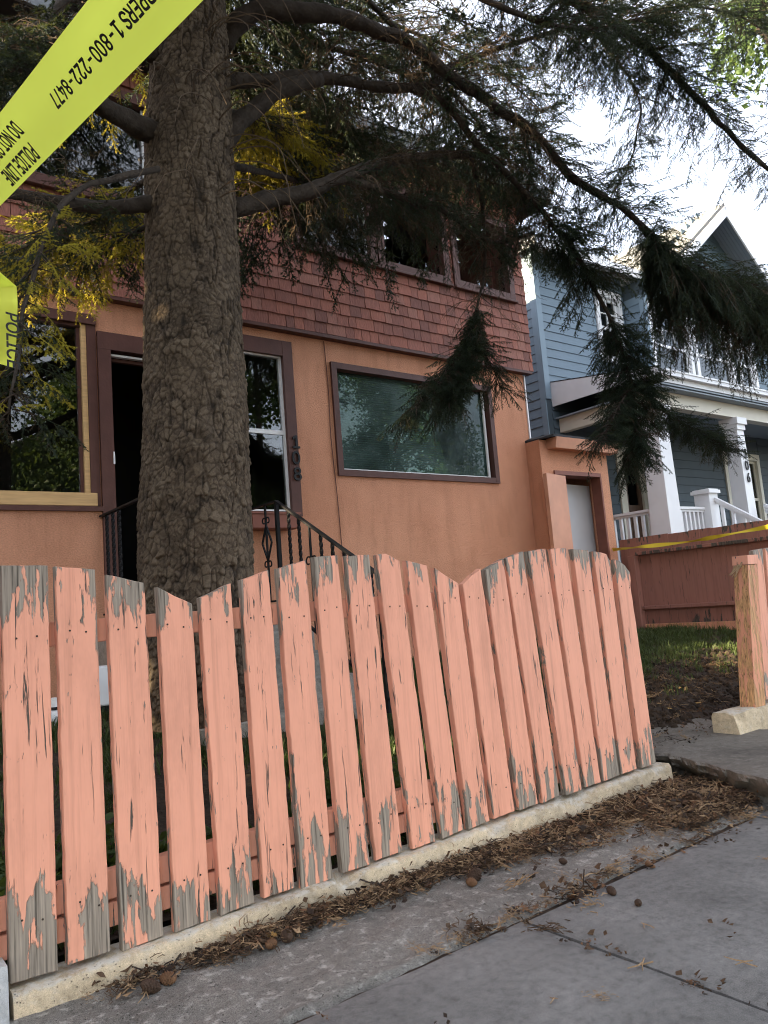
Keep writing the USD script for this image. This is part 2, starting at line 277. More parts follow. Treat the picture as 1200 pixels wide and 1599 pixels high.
plain('brown_door', (0.10, 0.055, 0.035), rough=0.45, var=0.2, scale=1.0, stretch=(40, 40, 4))
plain('pink_door', (0.56, 0.27, 0.165), rough=0.55, var=0.12, scale=5, grime=0.35)
plain('grey_door', (0.46, 0.46, 0.475), rough=0.5, var=0.06, scale=4)
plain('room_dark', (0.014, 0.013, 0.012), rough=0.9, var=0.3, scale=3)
plain('room_grey', (0.30, 0.29, 0.28), rough=0.9, var=0.1, scale=3)
plain('blind_green', (0.014, 0.050, 0.038), rough=0.45, var=0.12, scale=3)
plain('soil', (0.045, 0.031, 0.022), rough=1.0, var=0.5, scale=30, bump=1.0, bscale=50)
plain('litter', (0.085, 0.052, 0.031), rough=0.95, var=0.5, scale=60)
plain('litter_pale', (0.30, 0.20, 0.115), rough=0.95, var=0.35, scale=60)
plain('litter_dark', (0.035, 0.024, 0.018), rough=0.95, var=0.4, scale=60)
plain('cone_brown', (0.15, 0.078, 0.04), rough=0.8, var=0.35, scale=50)
plain('cone_dark', (0.06, 0.036, 0.024), rough=0.85, var=0.35, scale=50)
plain('dry_leaf', (0.50, 0.30, 0.10), rough=0.8, var=0.3, scale=40)
plain('pale_leaf', (0.55, 0.58, 0.34), rough=0.8, var=0.2, scale=40)
plain('twig_bark', (0.050, 0.036, 0.027), rough=0.95, var=0.4, scale=50)
plain('dead_twig', (0.080, 0.055, 0.034), rough=0.95, var=0.4, scale=50)
plain('tree_bark', (0.040, 0.031, 0.024), rough=0.95, var=0.5, scale=16, bump=1.0, bscale=45)
plain('plastic_white', (0.78, 0.79, 0.80), rough=0.35, var=0.03, scale=4, spec=0.5)
plain('steel', (0.45, 0.45, 0.46), rough=0.35, var=0.1, scale=10, metallic=0.8)
plain('asphalt', (0.06, 0.06, 0.062), rough=0.95, var=0.3, scale=20)
plain('tape_strip', (0.80, 0.62, 0.05), rough=0.4, var=0.1, scale=3, spec=0.45)
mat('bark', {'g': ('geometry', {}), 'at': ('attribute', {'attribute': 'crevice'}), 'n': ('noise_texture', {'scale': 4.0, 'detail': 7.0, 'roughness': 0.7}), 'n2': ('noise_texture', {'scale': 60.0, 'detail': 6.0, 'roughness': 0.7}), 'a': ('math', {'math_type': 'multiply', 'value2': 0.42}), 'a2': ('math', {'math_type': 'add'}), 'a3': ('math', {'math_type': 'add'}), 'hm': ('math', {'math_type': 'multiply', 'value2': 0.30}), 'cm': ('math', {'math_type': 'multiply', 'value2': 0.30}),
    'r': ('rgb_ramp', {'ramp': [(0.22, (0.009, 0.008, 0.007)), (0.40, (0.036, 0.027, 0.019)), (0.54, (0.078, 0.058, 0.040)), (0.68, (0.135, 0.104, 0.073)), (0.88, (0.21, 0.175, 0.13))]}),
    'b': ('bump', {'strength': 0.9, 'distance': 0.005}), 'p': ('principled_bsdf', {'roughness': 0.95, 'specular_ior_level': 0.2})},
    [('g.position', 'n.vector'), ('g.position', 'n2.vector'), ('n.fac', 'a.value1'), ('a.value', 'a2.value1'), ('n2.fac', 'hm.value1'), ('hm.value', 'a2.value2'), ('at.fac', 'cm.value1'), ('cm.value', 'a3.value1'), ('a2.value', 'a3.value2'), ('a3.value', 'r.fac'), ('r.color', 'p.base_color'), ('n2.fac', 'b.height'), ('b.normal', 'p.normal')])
def leaf(name, col, trans, tf=0.35, rough=0.5, var=0.35):
    c, t = np.array(col, float), np.array(trans, float)
    return mat(name, {'oi': ('object_info', {}), 'g': ('geometry', {}), 'n': ('noise_texture', {'scale': 3.0, 'detail': 3.0}), 'ad': ('math', {'math_type': 'add'}), 'hf': ('math', {'math_type': 'multiply', 'value2': 0.5}),
        'r': ('rgb_ramp', {'ramp': [(0.2, tuple(c*(1-var))), (0.5, tuple(c)), (0.8, tuple(c*(1+var)))]}),
        'd': ('principled_bsdf', {'roughness': rough, 'specular_ior_level': 0.25}), 't': ('translucent_bsdf', {'color': tuple(t)}), 'm': ('mix_closure', {'fac': tf})},
        [('g.position', 'n.vector'), ('n.fac', 'ad.value1'), ('oi.random', 'ad.value2'), ('ad.value', 'hf.value1'), ('hf.value', 'r.fac'), ('r.color', 'd.base_color'), ('d.BSDF', 'm.closure1'), ('t.BSDF', 'm.closure2')], surface='m.closure')
leaf('spruce_needle', (0.019, 0.031, 0.021), (0.11, 0.13, 0.03), tf=0.18)
leaf('yellow_needle', (0.27, 0.235, 0.032), (0.62, 0.54, 0.06), tf=0.42)  # bright yellow stands in for low sun on the needles
leaf('dead_needle', (0.040, 0.029, 0.019), (0.12, 0.08, 0.03), tf=0.2)
leaf('broad_leaf', (0.045, 0.075, 0.026), (0.14, 0.20, 0.035), tf=0.35)
leaf('grass_blade', (0.062, 0.088, 0.028), (0.07, 0.10, 0.02), tf=0.25, var=0.65)
leaf('tape_yellow', (0.74, 0.82, 0.10), (0.80, 0.88, 0.12), tf=0.5, rough=0.38, var=0.02)
def glass(name, tint=(0.9, 0.92, 0.92), refl=1.0, ior=1.5, boost=0.0):
    return mat(name, {'f': ('fresnel', {'IOR': ior}), 'fa': ('math', {'math_type': 'add', 'value2': boost, 'use_clamp': True}), 't': ('transparent_bsdf', {'color': tint}), 'gl': ('glossy_bsdf', {'color': (refl, refl, refl), 'roughness': 0.0}), 'm': ('mix_closure', {})},
        [('f.fac', 'fa.value1'), ('fa.value', 'm.fac'), ('t.BSDF', 'm.closure1'), ('gl.BSDF', 'm.closure2')], surface='m.closure')
glass('window_glass', refl=0.8, boost=0.03)
mat('green_glass', {'f': ('fresnel', {'IOR': 1.45}), 't': ('transparent_bsdf', {'color': (0.55, 0.72, 0.62)}), 'gl': ('glossy_bsdf', {'color': (0.62, 0.66, 0.64), 'roughness': 0.012}), 'd': ('principled_bsdf', {'base_color': (0.024, 0.066, 0.054), 'roughness': 0.5}),
    'g': ('geometry', {}), 'n': ('noise_texture', {'scale': 2.2, 'detail': 6.0, 'roughness': 0.6}), 'r': ('map_range', {'from_min': 0.35, 'from_max': 0.7, 'to_min': 0.08, 'to_max': 0.32, 'clamp': True}), 'm': ('mix_closure', {}), 'm2': ('mix_closure', {})},
    [('g.position', 'n.vector'), ('n.fac', 'r.value'), ('r.result', 'm2.fac'), ('t.BSDF', 'm2.closure1'), ('d.BSDF', 'm2.closure2'), ('f.fac', 'm.fac'), ('m2.closure', 'm.closure1'), ('gl.BSDF', 'm.closure2')], surface='m.closure')
# ------------------------------------------------------------------ ground, pavement, kerbs, path
def smooth(t): t = np.clip(t, 0, 1); return t*t*(3-2*t)
def yard(x, y):
    x, y = np.asarray(x, float), np.asarray(y, float)
    z = 0.07+0.45*smooth((y-2.62)/2.3)
    bank = 0.10*np.exp(-((y-3.5)/0.5)**2)*smooth((x-3.6)/0.8)          # the dug soil bank beside the path
    p = np.stack([x*1.0, y*1.0, 0*x], -1)
    return z+bank+0.05*(meshkit.fbm(p*3.1, 3, 5)-0.5)+0.035*(meshkit.fbm(p*11, 3, 6)-0.5)*smooth((x-3.2)/0.5)
gx = np.linspace(-9, 30, 391); gy = np.r_[np.linspace(2.60, 7.4, 120), np.linspace(7.8, 40, 12)]
GX, GY = np.meshgrid(gx, gy); GZ = yard(GX, GY); n0, n1 = GX.shape
idx = np.arange(n0*n1).reshape(n0, n1)
yf = np.stack([idx[:-1, :-1], idx[:-1, 1:], idx[1:, 1:], idx[1:, :-1]], -1).reshape(-1, 4)
structure('yard_ground', (np.stack([GX, GY, GZ], -1).reshape(-1, 3), yf), 'soil', 'dark soil of the front yard behind the picket fence', smooth=True)
structure('ground', bx(-150, 150, -150, 150, -0.40, -0.13), 'soil', 'flat ground out to the horizon')
structure('road', bx(-80, 80, -11.5, -3.2, -0.125, -0.075), 'asphalt', 'asphalt street behind the photographer')
pav = stage.GetPrimAtPath('/World'); 
def slab_mesh(x0, x1, y0, y1, z1, seed):
    q = np.random.default_rng(seed); nx, ny = 24, 24; u = np.linspace(0, 1, nx); w = np.linspace(0, 1, ny)
    U, W = np.meshgrid(u, w); X = x0+(x1-x0)*U; Y = y0+(y1-y0)*W
    e = np.minimum(np.minimum(U, 1-U)*(x1-x0), np.minimum(W, 1-W)*(y1-y0))
    Z = z1+0.006*(meshkit.fbm(np.stack([X, Y, 0*X], -1)*1.3, 3, seed)-0.5)-0.007*np.exp(-e/0.008)+(q.random()-0.5)*0.004*U
    ed = (e <= 1e-9); X = X+ed*(q.random(X.shape)-0.5)*0.004; Y = Y+ed*(q.random(X.shape)-0.5)*0.004
    v = np.stack([X, Y, Z], -1).reshape(-1, 3); i = np.arange(nx*ny).reshape(ny, nx)
    f = np.stack([i[:-1, :-1], i[:-1, 1:], i[1:, 1:], i[1:, :-1]], -1).reshape(-1, 4)
    ring = np.r_[i[0, :], i[1:, -1], i[-1, -2::-1], i[-2:0:-1, 0]]; b = v[ring].copy(); b[:, 2] = -0.09; k = len(ring)
    fr = np.stack([ring, np.arange(k)+len(v), (np.arange(k)+1) % k+len(v), np.roll(ring, -1)], 1)
    return np.vstack([v, b]), np.vstack([f, fr[:, ::-1]])
P = UsdGeom.Xform.Define(stage, '/World/pavement').GetPrim(); _tag(P, 'dark grey concrete pavement slabs with dirt in the joints', None, None, 'structure')
xs = [-4.1, -2.6, -1.1, 0.4, 1.895, 3.40, 4.9, 6.4, 7.9, 9.4]
for k in range(len(xs)-1):
    part(P, 'slab', slab_mesh(xs[k]+0.007, xs[k+1]-0.007, 0.40, 1.885+0.01*(k % 2), 0.0, 40+k), 'pavement_concrete', smooth=35)
for k in range(len(xs)-1):
    part(P, 'slab', slab_mesh(xs[k]+0.007, xs[k+1]-0.007, -1.10, 0.385, 0.0, 60+k), 'pavement_concrete', smooth=35)
structure('verge', bx(-20, 20, -3.2, -1.12, -0.125, -0.02), 'soil', 'bare verge between pavement and street')
structure('joint_dirt', bx(-4.1, 9.4, -1.1, 2.44, -0.12, -0.016), 'soil', 'dark dirt packed into the pavement joints')
def rough_strip(x0, x1, y0, y1, z, seed, amp=0.017):
    nx, ny = int((x1-x0)/0.02), int((y1-y0)/0.02); X, Y = np.meshgrid(np.linspace(x0, x1, nx), np.linspace(y0, y1, ny))
    Q = np.stack([X, Y, 0*X], -1)
    Z = z+amp*(meshkit.fbm(Q*9, 4, seed)-0.5)*1.6+0.004*(meshkit.fbm(Q*40, 3, seed+3)-0.5)
    Z[0] -= 0.02; Y[0] += 0.02*(meshkit.fbm(Q[0]*14, 3, seed+9)-0.5)
    i = np.arange(nx*ny).reshape(ny, nx); return np.stack([X, Y, Z], -1).reshape(-1, 3), np.stack([i[:-1, :-1], i[:-1, 1:], i[1:, 1:], i[1:, :-1]], -1).reshape(-1, 4)
structure('pavement_edge', rough_strip(-3.0, 3.62, 1.912, 2.475, -0.002, 3), 'edge_concrete', 'rough broken concrete strip between pavement and kerb', smooth=True)

def kerb_mesh(x0, x1, yfront, yback, zt0, zt1, seed, zb=-0.08):
    n = int((x1-x0)/0.012); X = np.linspace(x0, x1, n); V = []
    prof = [(yfront-0.004, zb), (yfront-0.002, 0.0), (yfront, 0.5), (yfront+0.004, 0.86), (yfront+0.014, 0.99), (yfront+0.032, 1.0), ((yfront+yback)/2, 1.0), (yback-0.01, 0.98), (yback, 0.9), (yback, zb)]
    for j, (y, s) in enumerate(prof):
        zt = zt0+(zt1-zt0)*(X-x0)/(x1-x0); z = np.full(n, s) if s < 0 else s*zt
        p = np.stack([X, np.full(n, y), z], 1); nn = meshkit.fbm(p*7, 3, seed)-0.5; nf = meshkit.fbm(p*34, 3, seed+1)-0.5
        edge = 1.0 if j in (3, 4, 5) else 0.35
        y2 = y+(0.012*nn+0.010*nf*edge)*(j < 6); z2 = z+(0.010*nn+0.013*nf*edge)*(0 < j < 9)
        chip = np.clip(meshkit.fbm(p*np.array([5, 0, 0])+seed, 3, seed+4)-0.60, 0, 1)*0.11*(j in (3, 4, 5)); V.append(np.stack([X, y2+chip, z2-chip*0.8], 1))
    V = np.array(V); k = len(prof); i = np.arange(k*n).reshape(k, n)
    f = np.stack([i[:-1, :-1], i[:-1, 1:], i[1:, 1:], i[1:, :-1]], -1).reshape(-1, 4).tolist()
    v = V.reshape(-1, 3); t = [[a, b, c] for q in f for a, b, c in ((q[0], q[1], q[2]), (q[0], q[2], q[3]))]
    for col, fl in ((0, 1), (n-1, 0)):
        r = i[:, col]; 
        for a in range(1, k-1): t.append([r[0], r[a], r[a+1]][::-1] if fl else [r[0], r[a], r[a+1]])
    return v, np.array(t)
single('concrete_kerb', kerb_mesh(0.484, 3.665, 2.462, 2.60, 0.066, 0.114, 21), 'kerb_concrete', 'long sandy concrete kerb under the near picket fence with chipped white top edge', 'kerb', smooth=40)
single('concrete_kerb', kerb_mesh(-2.2, 0.470, 2.448, 2.60, 0.150, 0.152, 22), 'grey_kerb', 'smooth pale grey concrete kerb at the lower left, cracked off from the sandy one', 'kerb', smooth=40)
single('concrete_kerb', kerb_mesh(4.40, 9.0, 2.47, 2.64, 0.262, 0.28, 23, zb=0.02), 'kerb_concrete', 'short rough concrete kerb carrying the wooden gate post on the right', 'kerb', smooth=40)
# the walkway slab, broken along its near edge
edge = [(3.745, 2.63), (3.735, 2.52), (3.665, 2.36), (3.64, 2.25), (3.575, 2.11), (3.52, 1.99), (3.50, 1.90), (3.44, 1.70), (4.75, 1.55), (4.66, 2.42), (4.72, 2.72), (4.88, 3.08), (5.16, 3.56), (4.2, 3.75), (3.74, 3.70)]
ep = Polygon(edge).segmentize(0.014); pc = np.array(ep.exterior.coords)[:-1]
nz = meshkit.fbm(np.c_[pc*13, 0*pc[:, 0]], 4, 8)-0.5; nrm = pc-pc.mean(0); nrm /= np.linalg.norm(nrm, axis=1)[:, None]; pc = pc+nrm*(nz[:, None]*0.11)
def layered(pc, levels, seed):
    V = []; k = len(pc); c = pc.mean(0)
    for z, s, a in levels:
        d = pc-c; L = np.linalg.norm(d, axis=1)[:, None]; q = c+d*(L+s)/L
        nn = meshkit.fbm(np.c_[pc*20, np.full(k, z*60)], 4, seed)-0.5
        V.append(np.c_[q+d/L*nn[:, None]*a, np.full(k, z)+nn*a*0.25])
    F = []
    for j in range(len(levels)-1):
        for i in range(k):
            q = (i+1) % k; F += [[j*k+i, (j+1)*k+q, j*k+q], [j*k+i, (j+1)*k+i, (j+1)*k+q]]
    v = np.vstack(V); tv, tf = tri2d(Polygon(V[0][:, :2]).buffer(0)) if False else (None, None)
    top = Polygon(pc); cx = np.r_[V[0].mean(0)]; 
    F += [[i, (i+1) % k, len(v)] for i in range(k)]; v = np.vstack([v, cx]); return v, np.array(F)
structure('path', layered(pc, [(0.142, -0.03, 0.004), (0.139, -0.004, 0.03), (0.124, 0.0, 0.10), (0.104, -0.012, 0.13), (0.084, -0.04, 0.13), (0.060, -0.10, 0.12), (0.03, -0.16, 0.10), (-0.01, -0.18, 0.05)], 4), 'path_concrete', 'broken concrete path slab in the gateway between fence and gate post', smooth=24)

# ------------------------------------------------------------------ house 108
YH = 6.0
house = thing('orange_house', 'orange stucco house with rust shingled upper storey and brown window frames', 'house', (2.6, 6.0, 0.4))
W_L, W_R, DOOR, SIDE = (0.10, 1.99, 1.862, 3.515), (4.12, 2.35, 6.27, 3.44), (1.885, 0.85, 2.86, 3.40), (2.93, 1.94, 3.66, 3.58)
part(house, 'wall', [wall_xz(holes((-2.0, 0.1, 6.88, 3.80), [W_L, W_R, DOOR, SIDE]), YH, YH+0.22), bx(6.66, 6.88, 6.22, 14, 0.1, 3.80), bx(-2.0, -1.8, 6.22, 14, 0.1, 3.80), bx(-2, 6.88, 13.8, 14, 0.1, 5.8)], 'stucco')
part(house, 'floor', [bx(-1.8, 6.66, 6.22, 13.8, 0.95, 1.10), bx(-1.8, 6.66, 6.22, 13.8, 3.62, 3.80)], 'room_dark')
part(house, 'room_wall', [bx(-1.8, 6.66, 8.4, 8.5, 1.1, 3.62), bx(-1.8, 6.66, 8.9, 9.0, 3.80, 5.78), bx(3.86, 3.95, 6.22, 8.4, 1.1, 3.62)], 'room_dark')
UP = [(0.75, 4.55, 2.35, 5.50), (3.80, 4.585, 4.68, 5.50), (4.80, 4.585, 5.70, 5.50), (5.86, 4.585, 6.74, 5.50)]
sh = part(house, 'shingle_wall', [wall_xz(holes((-2.05, 3.72, 6.93, 5.78), UP), YH-0.06, YH+0.2), bx(6.73, 6.93, 6.2, 14, 3.72, 5.78), bx(-2.05, -1.85, 6.2, 14, 3.72, 5.78)], 'shingle_dark')
shq = np.random.default_rng(5); rest = []; count = 0
def clear(x0, x1, z0, z1):
    return not any(x1 > u[0]-0.05 and x0 < u[2]+0.05 and z1 > u[1]-0.06 and z0 < u[3]+0.05 for u in UP)
R0, EXPO = 3.705, 0.1185
for row in range(18):
    z0 = R0+row*EXPO; x = -2.05-shq.random()*0.1
    while x < 6.98:
        w = shq.choice([0.085, 0.10, 0.115, 0.13, 0.15, 0.18, 0.22], p=[.12, .2, .2, .18, .15, .1, .05]); a, b = max(x, -2.05), min(x+w, 6.985); x += w+0.004+shq.random()*0.002
        if b-a < 0.03: continue
        segs = [(a, b)]
        if z0+EXPO > 4.53 and z0 < 5.55:
            segs = []
            s = Polygon([(a, 0), (b, 0), (b, 1), (a, 1)])
            for u in UP: s = s.difference(sbox(u[0]-0.055, -1, u[2]+0.055, 2)) if z0+EXPO*0.5 > u[1]-0.05 and z0 < u[3]+0.05 else s
            for g in getattr(s, 'geoms', [s]):
                if not g.is_empty and g.bounds[2]-g.bounds[0] > 0.025: segs.append((g.bounds[0], g.bounds[2]))
        for a, b in segs:
            d0, d1 = (shq.random(2)-0.5)*0.006; h = EXPO+0.028; t = 0.011+shq.random()*0.006
            j = (shq.random()-0.5)*0.007
            yb = YH-0.06; q = [(xx, yy, zz) for xx, dz in ((a, d0), (b, d1)) for yy, zz in ((yb-t-0.012, z0+j+dz), (yb-0.012-0.001, z0+h+j), (yb-0.0005, z0+j+dz), (yb-0.0005, z0+h+j))]
            mesh = hexa([q[0], q[1], q[2], q[3], q[4], q[5], q[6], q[7]])
            big = (row < 7 and a > 1.15 and not (a > 1.2 and b < 2.0 and row > 3)) or (a > 6.74 and row < 14)
            if big and count < 300:
                part(sh, 'shingle', mesh, SHM[shq.integers(len(SHM))]); count += 1
            else: rest.append(mesh)
part(sh, 'far_shingles', rest, 'shingle_rust', label='small rust shingles of the upper rows', kind='stuff')
part(sh, 'drip_edge', bx(-2.05, 6.96, YH-0.085, YH-0.002, 3.672, 3.704), 'brown_trim')
roof = part(house, 'roof', [bx(-2.4, 7.22, 5.62, 14.4, 5.79, 5.93)], 'roof_black'); part(roof, 'fascia', [bx(-2.42, 7.24, 5.59, 5.618, 5.76, 5.95), bx(7.222, 7.245, 5.62, 14.4, 5.76, 5.95)], 'roof_grey')
# corner trim
part(house, 'corner_trim', [bx(6.882, 6.90, 5.985, 6.06, 0.3, 3.66)], 'white_paint')
part(house, 'cable', tube(spline([(4.045, 5.992, 3.66), (4.06, 5.993, 3.2), (4.05, 5.992, 2.7), (4.075, 5.993, 2.1), (4.09, 5.992, 1.3)]), 0.004, 5), 'brown_trim')  # vertical joint in the stucco, drawn as a thin dark raised line
def casing(parent, r, w, y0, y1, mt, name='window', sill=None, label=None):
    x0, z0, x1, z1 = r
    return part(parent, name, [bx(x0, x0+w, y0, y1, z0, z1), bx(x1-w, x1, y0, y1, z0, z1), bx(x0+w, x1-w, y0+0.002, y1, z1-w, z1), bx(x0+w, x1-w, y0+0.002, y1, z0, z0+w)], mt, label=label)
# big green window on the right
w = casing(house, (W_R[0]-0.02, W_R[1]-0.02, W_R[2]+0.02, W_R[3]+0.02), 0.062, YH-0.028, YH+0.10, 'brown_trim', label='brown framed window with green blind')
part(w, 'inner_frame', [bx(4.17, 4.185, YH+0.03, YH+0.05, 2.40, 3.39), bx(6.18, 6.205, YH+0.03, YH+0.05, 2.40, 3.39), bx(4.185, 6.18, YH+0.03, YH+0.05, 2.40, 2.412)], 'white_metal')
part(w, 'pane', bx(4.166, 6.206, YH+0.055, YH+0.059, 2.396, 3.396), 'green_glass')
sl = []
for k in range(42):
    zc = 2.41+k*0.0235; sl.append(hexa([(xx, yy, zz) for xx in (4.17, 6.20) for yy, zz in ((YH+0.16, zc), (YH+0.16, zc+0.0015), (YH+0.182, zc+0.0185), (YH+0.182, zc+0.020))]))
part(w, 'blind', sl, 'blind_green', label='green slatted blind behind the glass')
# left window, raw pine stops
w = part(house, 'window', [bx(-0.0, 1.86, YH-0.03, YH+0.12, 3.455, 3.535), bx(1.79, 1.862, YH-0.012, YH+0.12, 2.0, 3.453), bx(0.02, 0.10, YH-0.03, YH+0.12, 1.99, 3.453), bx(0.1, 1.87, YH-0.03, YH+0.0, 1.955, 1.992)], 'brown_trim', label='picture window with a raw pine sill and brown head')
part(w, 'sill', cham(0.10, 1.835, YH-0.02, YH+0.08, 1.995, 2.098), 'pine_wood', label='raw pine sill board')
part(w, 'jamb', [bx(1.748, 1.788, YH-0.006, YH+0.08, 2.10, 3.45)], 'pine_wood', label='raw pine jamb')
part(w, 'glazing_bead', [bx(1.722, 1.746, YH+0.02, YH+0.06, 2.10, 3.43), bx(0.10, 1.746, YH+0.004, YH+0.06, 3.432, 3.453)], 'brown_trim')
part(w, 'pane', bx(0.10, 1.721, YH+0.04, YH+0.044, 2.099, 3.431), 'window_glass')
# front door opening
d = part(house, 'door_frame', [bx(1.87, 1.972, YH-0.03, YH+0.16, 0.9, 3.265), bx(2.80, 2.92, YH-0.03, YH+0.16, 0.9, 3.265), bx(1.87, 2.92, YH-0.028, YH+0.16, 3.267, 3.41), bx(1.973, 2.80, YH+0.06, YH+0.10, 3.20, 3.226)], 'brown_trim')
part(d, 'head_bar', bx(1.974, 2.798, YH+0.012, YH+0.05, 3.228, 3.246), 'white_metal'); part(d, 'strike_plate', cham(1.962, 1.976, YH-0.034, YH-0.012, 2.33, 2.43, 0.003), 'white_metal')
part(d, 'open_door', [hexa([(x, y, z) for x, y in ((2.76, 6.20), (2.80, 6.20), (2.60, 7.0), (2.64, 7.01)) for z in (1.1, 3.19)])], 'brown_door')
# sidelight with white sash
w = part(house, 'window', [bx(2.922, 2.99, YH-0.03, YH+0.12, 1.93, 3.585), bx(3.562, 3.665, YH-0.03, YH+0.12, 1.93, 3.585), bx(2.99, 3.562, YH-0.028, YH+0.12, 3.44, 3.585), bx(2.99, 3.562, YH-0.028, YH+0.12, 1.93, 1.975)], 'brown_trim', label='narrow sash window with white aluminium sashes')
part(w, 'sash', [bx(3.535, 3.562, YH+0.01, YH+0.05, 1.975, 3.44), bx(2.99, 3.012, YH+0.01, YH+0.05, 1.975, 3.44), bx(3.012, 3.535, YH+0.012, YH+0.05, 3.425, 3.44), bx(3.012, 3.535, YH+0.008, YH+0.05, 2.69, 2.73), bx(3.012, 3.535, YH+0.012, YH+0.05, 1.976, 1.996)], 'white_metal')
part(w, 'pane', bx(3.012, 3.535, YH+0.028, YH+0.031, 2.73, 3.425), 'window_glass'); part(w, 'pane', bx(3.012, 3.535, YH+0.020, YH+0.023, 1.996, 2.69), 'window_glass')
def lettering(text, h, sx=1.0, shear=0.0, bold=True, depth=0.006):
    m = meshkit.text_mesh(text, h, depth, bold); v = np.array(m.vertices); v[:, 0] = v[:, 0]*sx+v[:, 1]*shear; return v, np.array(m.faces)
def upright(v, x, y, z):                 # lettering laid on a wall that faces the street
    return np.c_[v[:, 0]+x, y-v[:, 2], v[:, 1]+z]
for ch, zc in (('1', 2.565), ('0', 2.415), ('8', 2.265)):
    v, f = lettering(ch, 0.115, 0.95, depth=0.012); v[:, 0] -= v[:, 0].mean()
    part(house, 'house_number', (upright(v, 3.630, YH-0.032, zc), f), 'black_paint', label='black house number '+ch)
# flower box under the sidelight
fb = single('flower_box', [cham(3.06, 3.53, YH-0.20, YH-0.012, 1.80, 1.925), bx(3.05, 3.54, YH-0.21, YH-0.008, 1.925, 1.94)], 'red_trim', 'brown wooden flower box on brackets under the narrow sash window', 'flower box')
for xb in (3.14, 3.45): part(fb, 'bracket', [bx(xb, xb+0.02, YH-0.05, YH-0.012, 1.70, 1.80), bx(xb, xb+0.02, YH-0.16, YH-0.012, 1.785, 1.799)], 'pine_wood') if False else None
# upper windows
for k, u in enumerate(UP):
    x0, z0, x1, z1 = u; fr = 'brown_trim'
    w = casing(house, (x0-0.05, z0-0.04, x1+0.05, z1+0.04), 0.085, YH-0.10, YH+0.12, fr, label=['wide upper window above the door', 'upper window with its glass in place', 'upper window with broken glass', 'upper window at the corner with shattered glass'][k])
    part(w, 'sill', cham(x0-0.06, x1+0.06, YH-0.13, YH-0.03, z0-0.068, z0-0.041, 0.004), 'brown_trim')
    if k < 2: part(w, 'pane', bx(x0+0.036, x1-0.036, YH-0.02, YH-0.016, z0+0.046, z1-0.046), 'window_glass'); part(w, 'bead', [bx(x0+0.036, x0+0.05, YH-0.04, YH-0.022, z0+0.046, z1-0.046), bx(x1-0.05, x1-0.036, YH-0.04, YH-0.022, z0+0.046, z1-0.046)], 'white_metal')
    else:
        q = np.random.default_rng(k); S = []
        a, b, lo, hi = x0+0.036, x1-0.036, z0+0.046, z1-0.046
        for (p0, p1, inn) in (((a, lo), (b, lo), (0, 1)), ((a, lo), (a, hi), (1, 0)), ((b, lo), (b, hi), (-1, 0)), ((a, hi), (b, hi), (0, -1))):
            L = np.hypot(p1[0]-p0[0], p1[1]-p0[1]); s = 0
            while s < L-0.05:
                wd = 0.05+q.random()*0.11; e = min(L, s+wd); m = s+(e-s)*(0.2+0.6*q.random()); h = 0.02+q.random()**2*0.16; u0, u1, um = [np.array(p0)+(np.array(p1)-p0)*t/L for t in (s, e, m)]
                tip = um+np.array(inn)*h; tri = [u0, u1, tip]
                S.append((np.array([[p[0], yy, p[1]] for yy in (YH-0.02, YH-0.017) for p in tri]), np.array([[0, 1, 2], [3, 5, 4], [0, 3, 4], [0, 4, 1], [1, 4, 5], [1, 5, 2], [2, 5, 3], [2, 3, 0]]))); s = e+q.random()*0.05
        part(w, 'glass_shard', S, 'window_glass', label='jagged broken glass left in the frame')
lt = single('wall_bracket', [cham(2.275, 2.33, YH-0.05, YH-0.003, 3.50, 3.58), tube([(2.30, YH-0.05, 3.55), (2.30, YH-0.11, 3.56), (2.30, YH-0.12, 3.60)], 0.012, 8)], 'white_paint', 'small white bracket on the orange wall just left of the spruce trunk', 'bracket')
# landing and steps
st = thing('front_steps', 'grey concrete steps up to the front door of the orange house', 'steps', (2.4, 5.4, 0.4))
part(st, 'landing', [cham(1.74, 3.02, 5.10, 5.995, 0.3, 1.09, 0.012)], 'step_concrete')
for k in range(4): part(st, 'step', cham(1.76, 3.0, 5.09-0.26*(k+1), 5.098-0.26*k, 0.25, 1.09-0.155*(k+1), 0.012), 'step_concrete')
def twisted(a, b, r=0.011):
    a, b = np.array(a), np.array(b); n = 44; t = np.linspace(0, 1, n); V = []; ang = t*np.linalg.norm(b-a)*34
    for i in range(n):
        c = a+(b-a)*t[i]; rr = r*(1.0); V += [c+rr*1.3*np.array([math.cos(ang[i]+k*math.pi/2), math.sin(ang[i]+k*math.pi/2), 0]) for k in range(4)]
    F = [[i*4+k, i*4+(k+1) % 4, (i+1)*4+(k+1) % 4, (i+1)*4+k] for i in range(n-1) for k in range(4)]
    return np.array(V), np.array(F)
def scroll(c, r, s, ax=(0, 1, 0)):        # a C scroll in the plane of the railing
    t = np.linspace(0, 1.65*math.pi, 22); rr = r*(1-0.55*t/t.max()); ax = np.array(ax, float)
    return tube(np.array([np.array(c)+ax*(s*(r-rr[i]*math.cos(t[i])))+np.array([0, 0, 1])*rr[i]*math.sin(t[i]) for i in range(22)]), 0.006, 5)
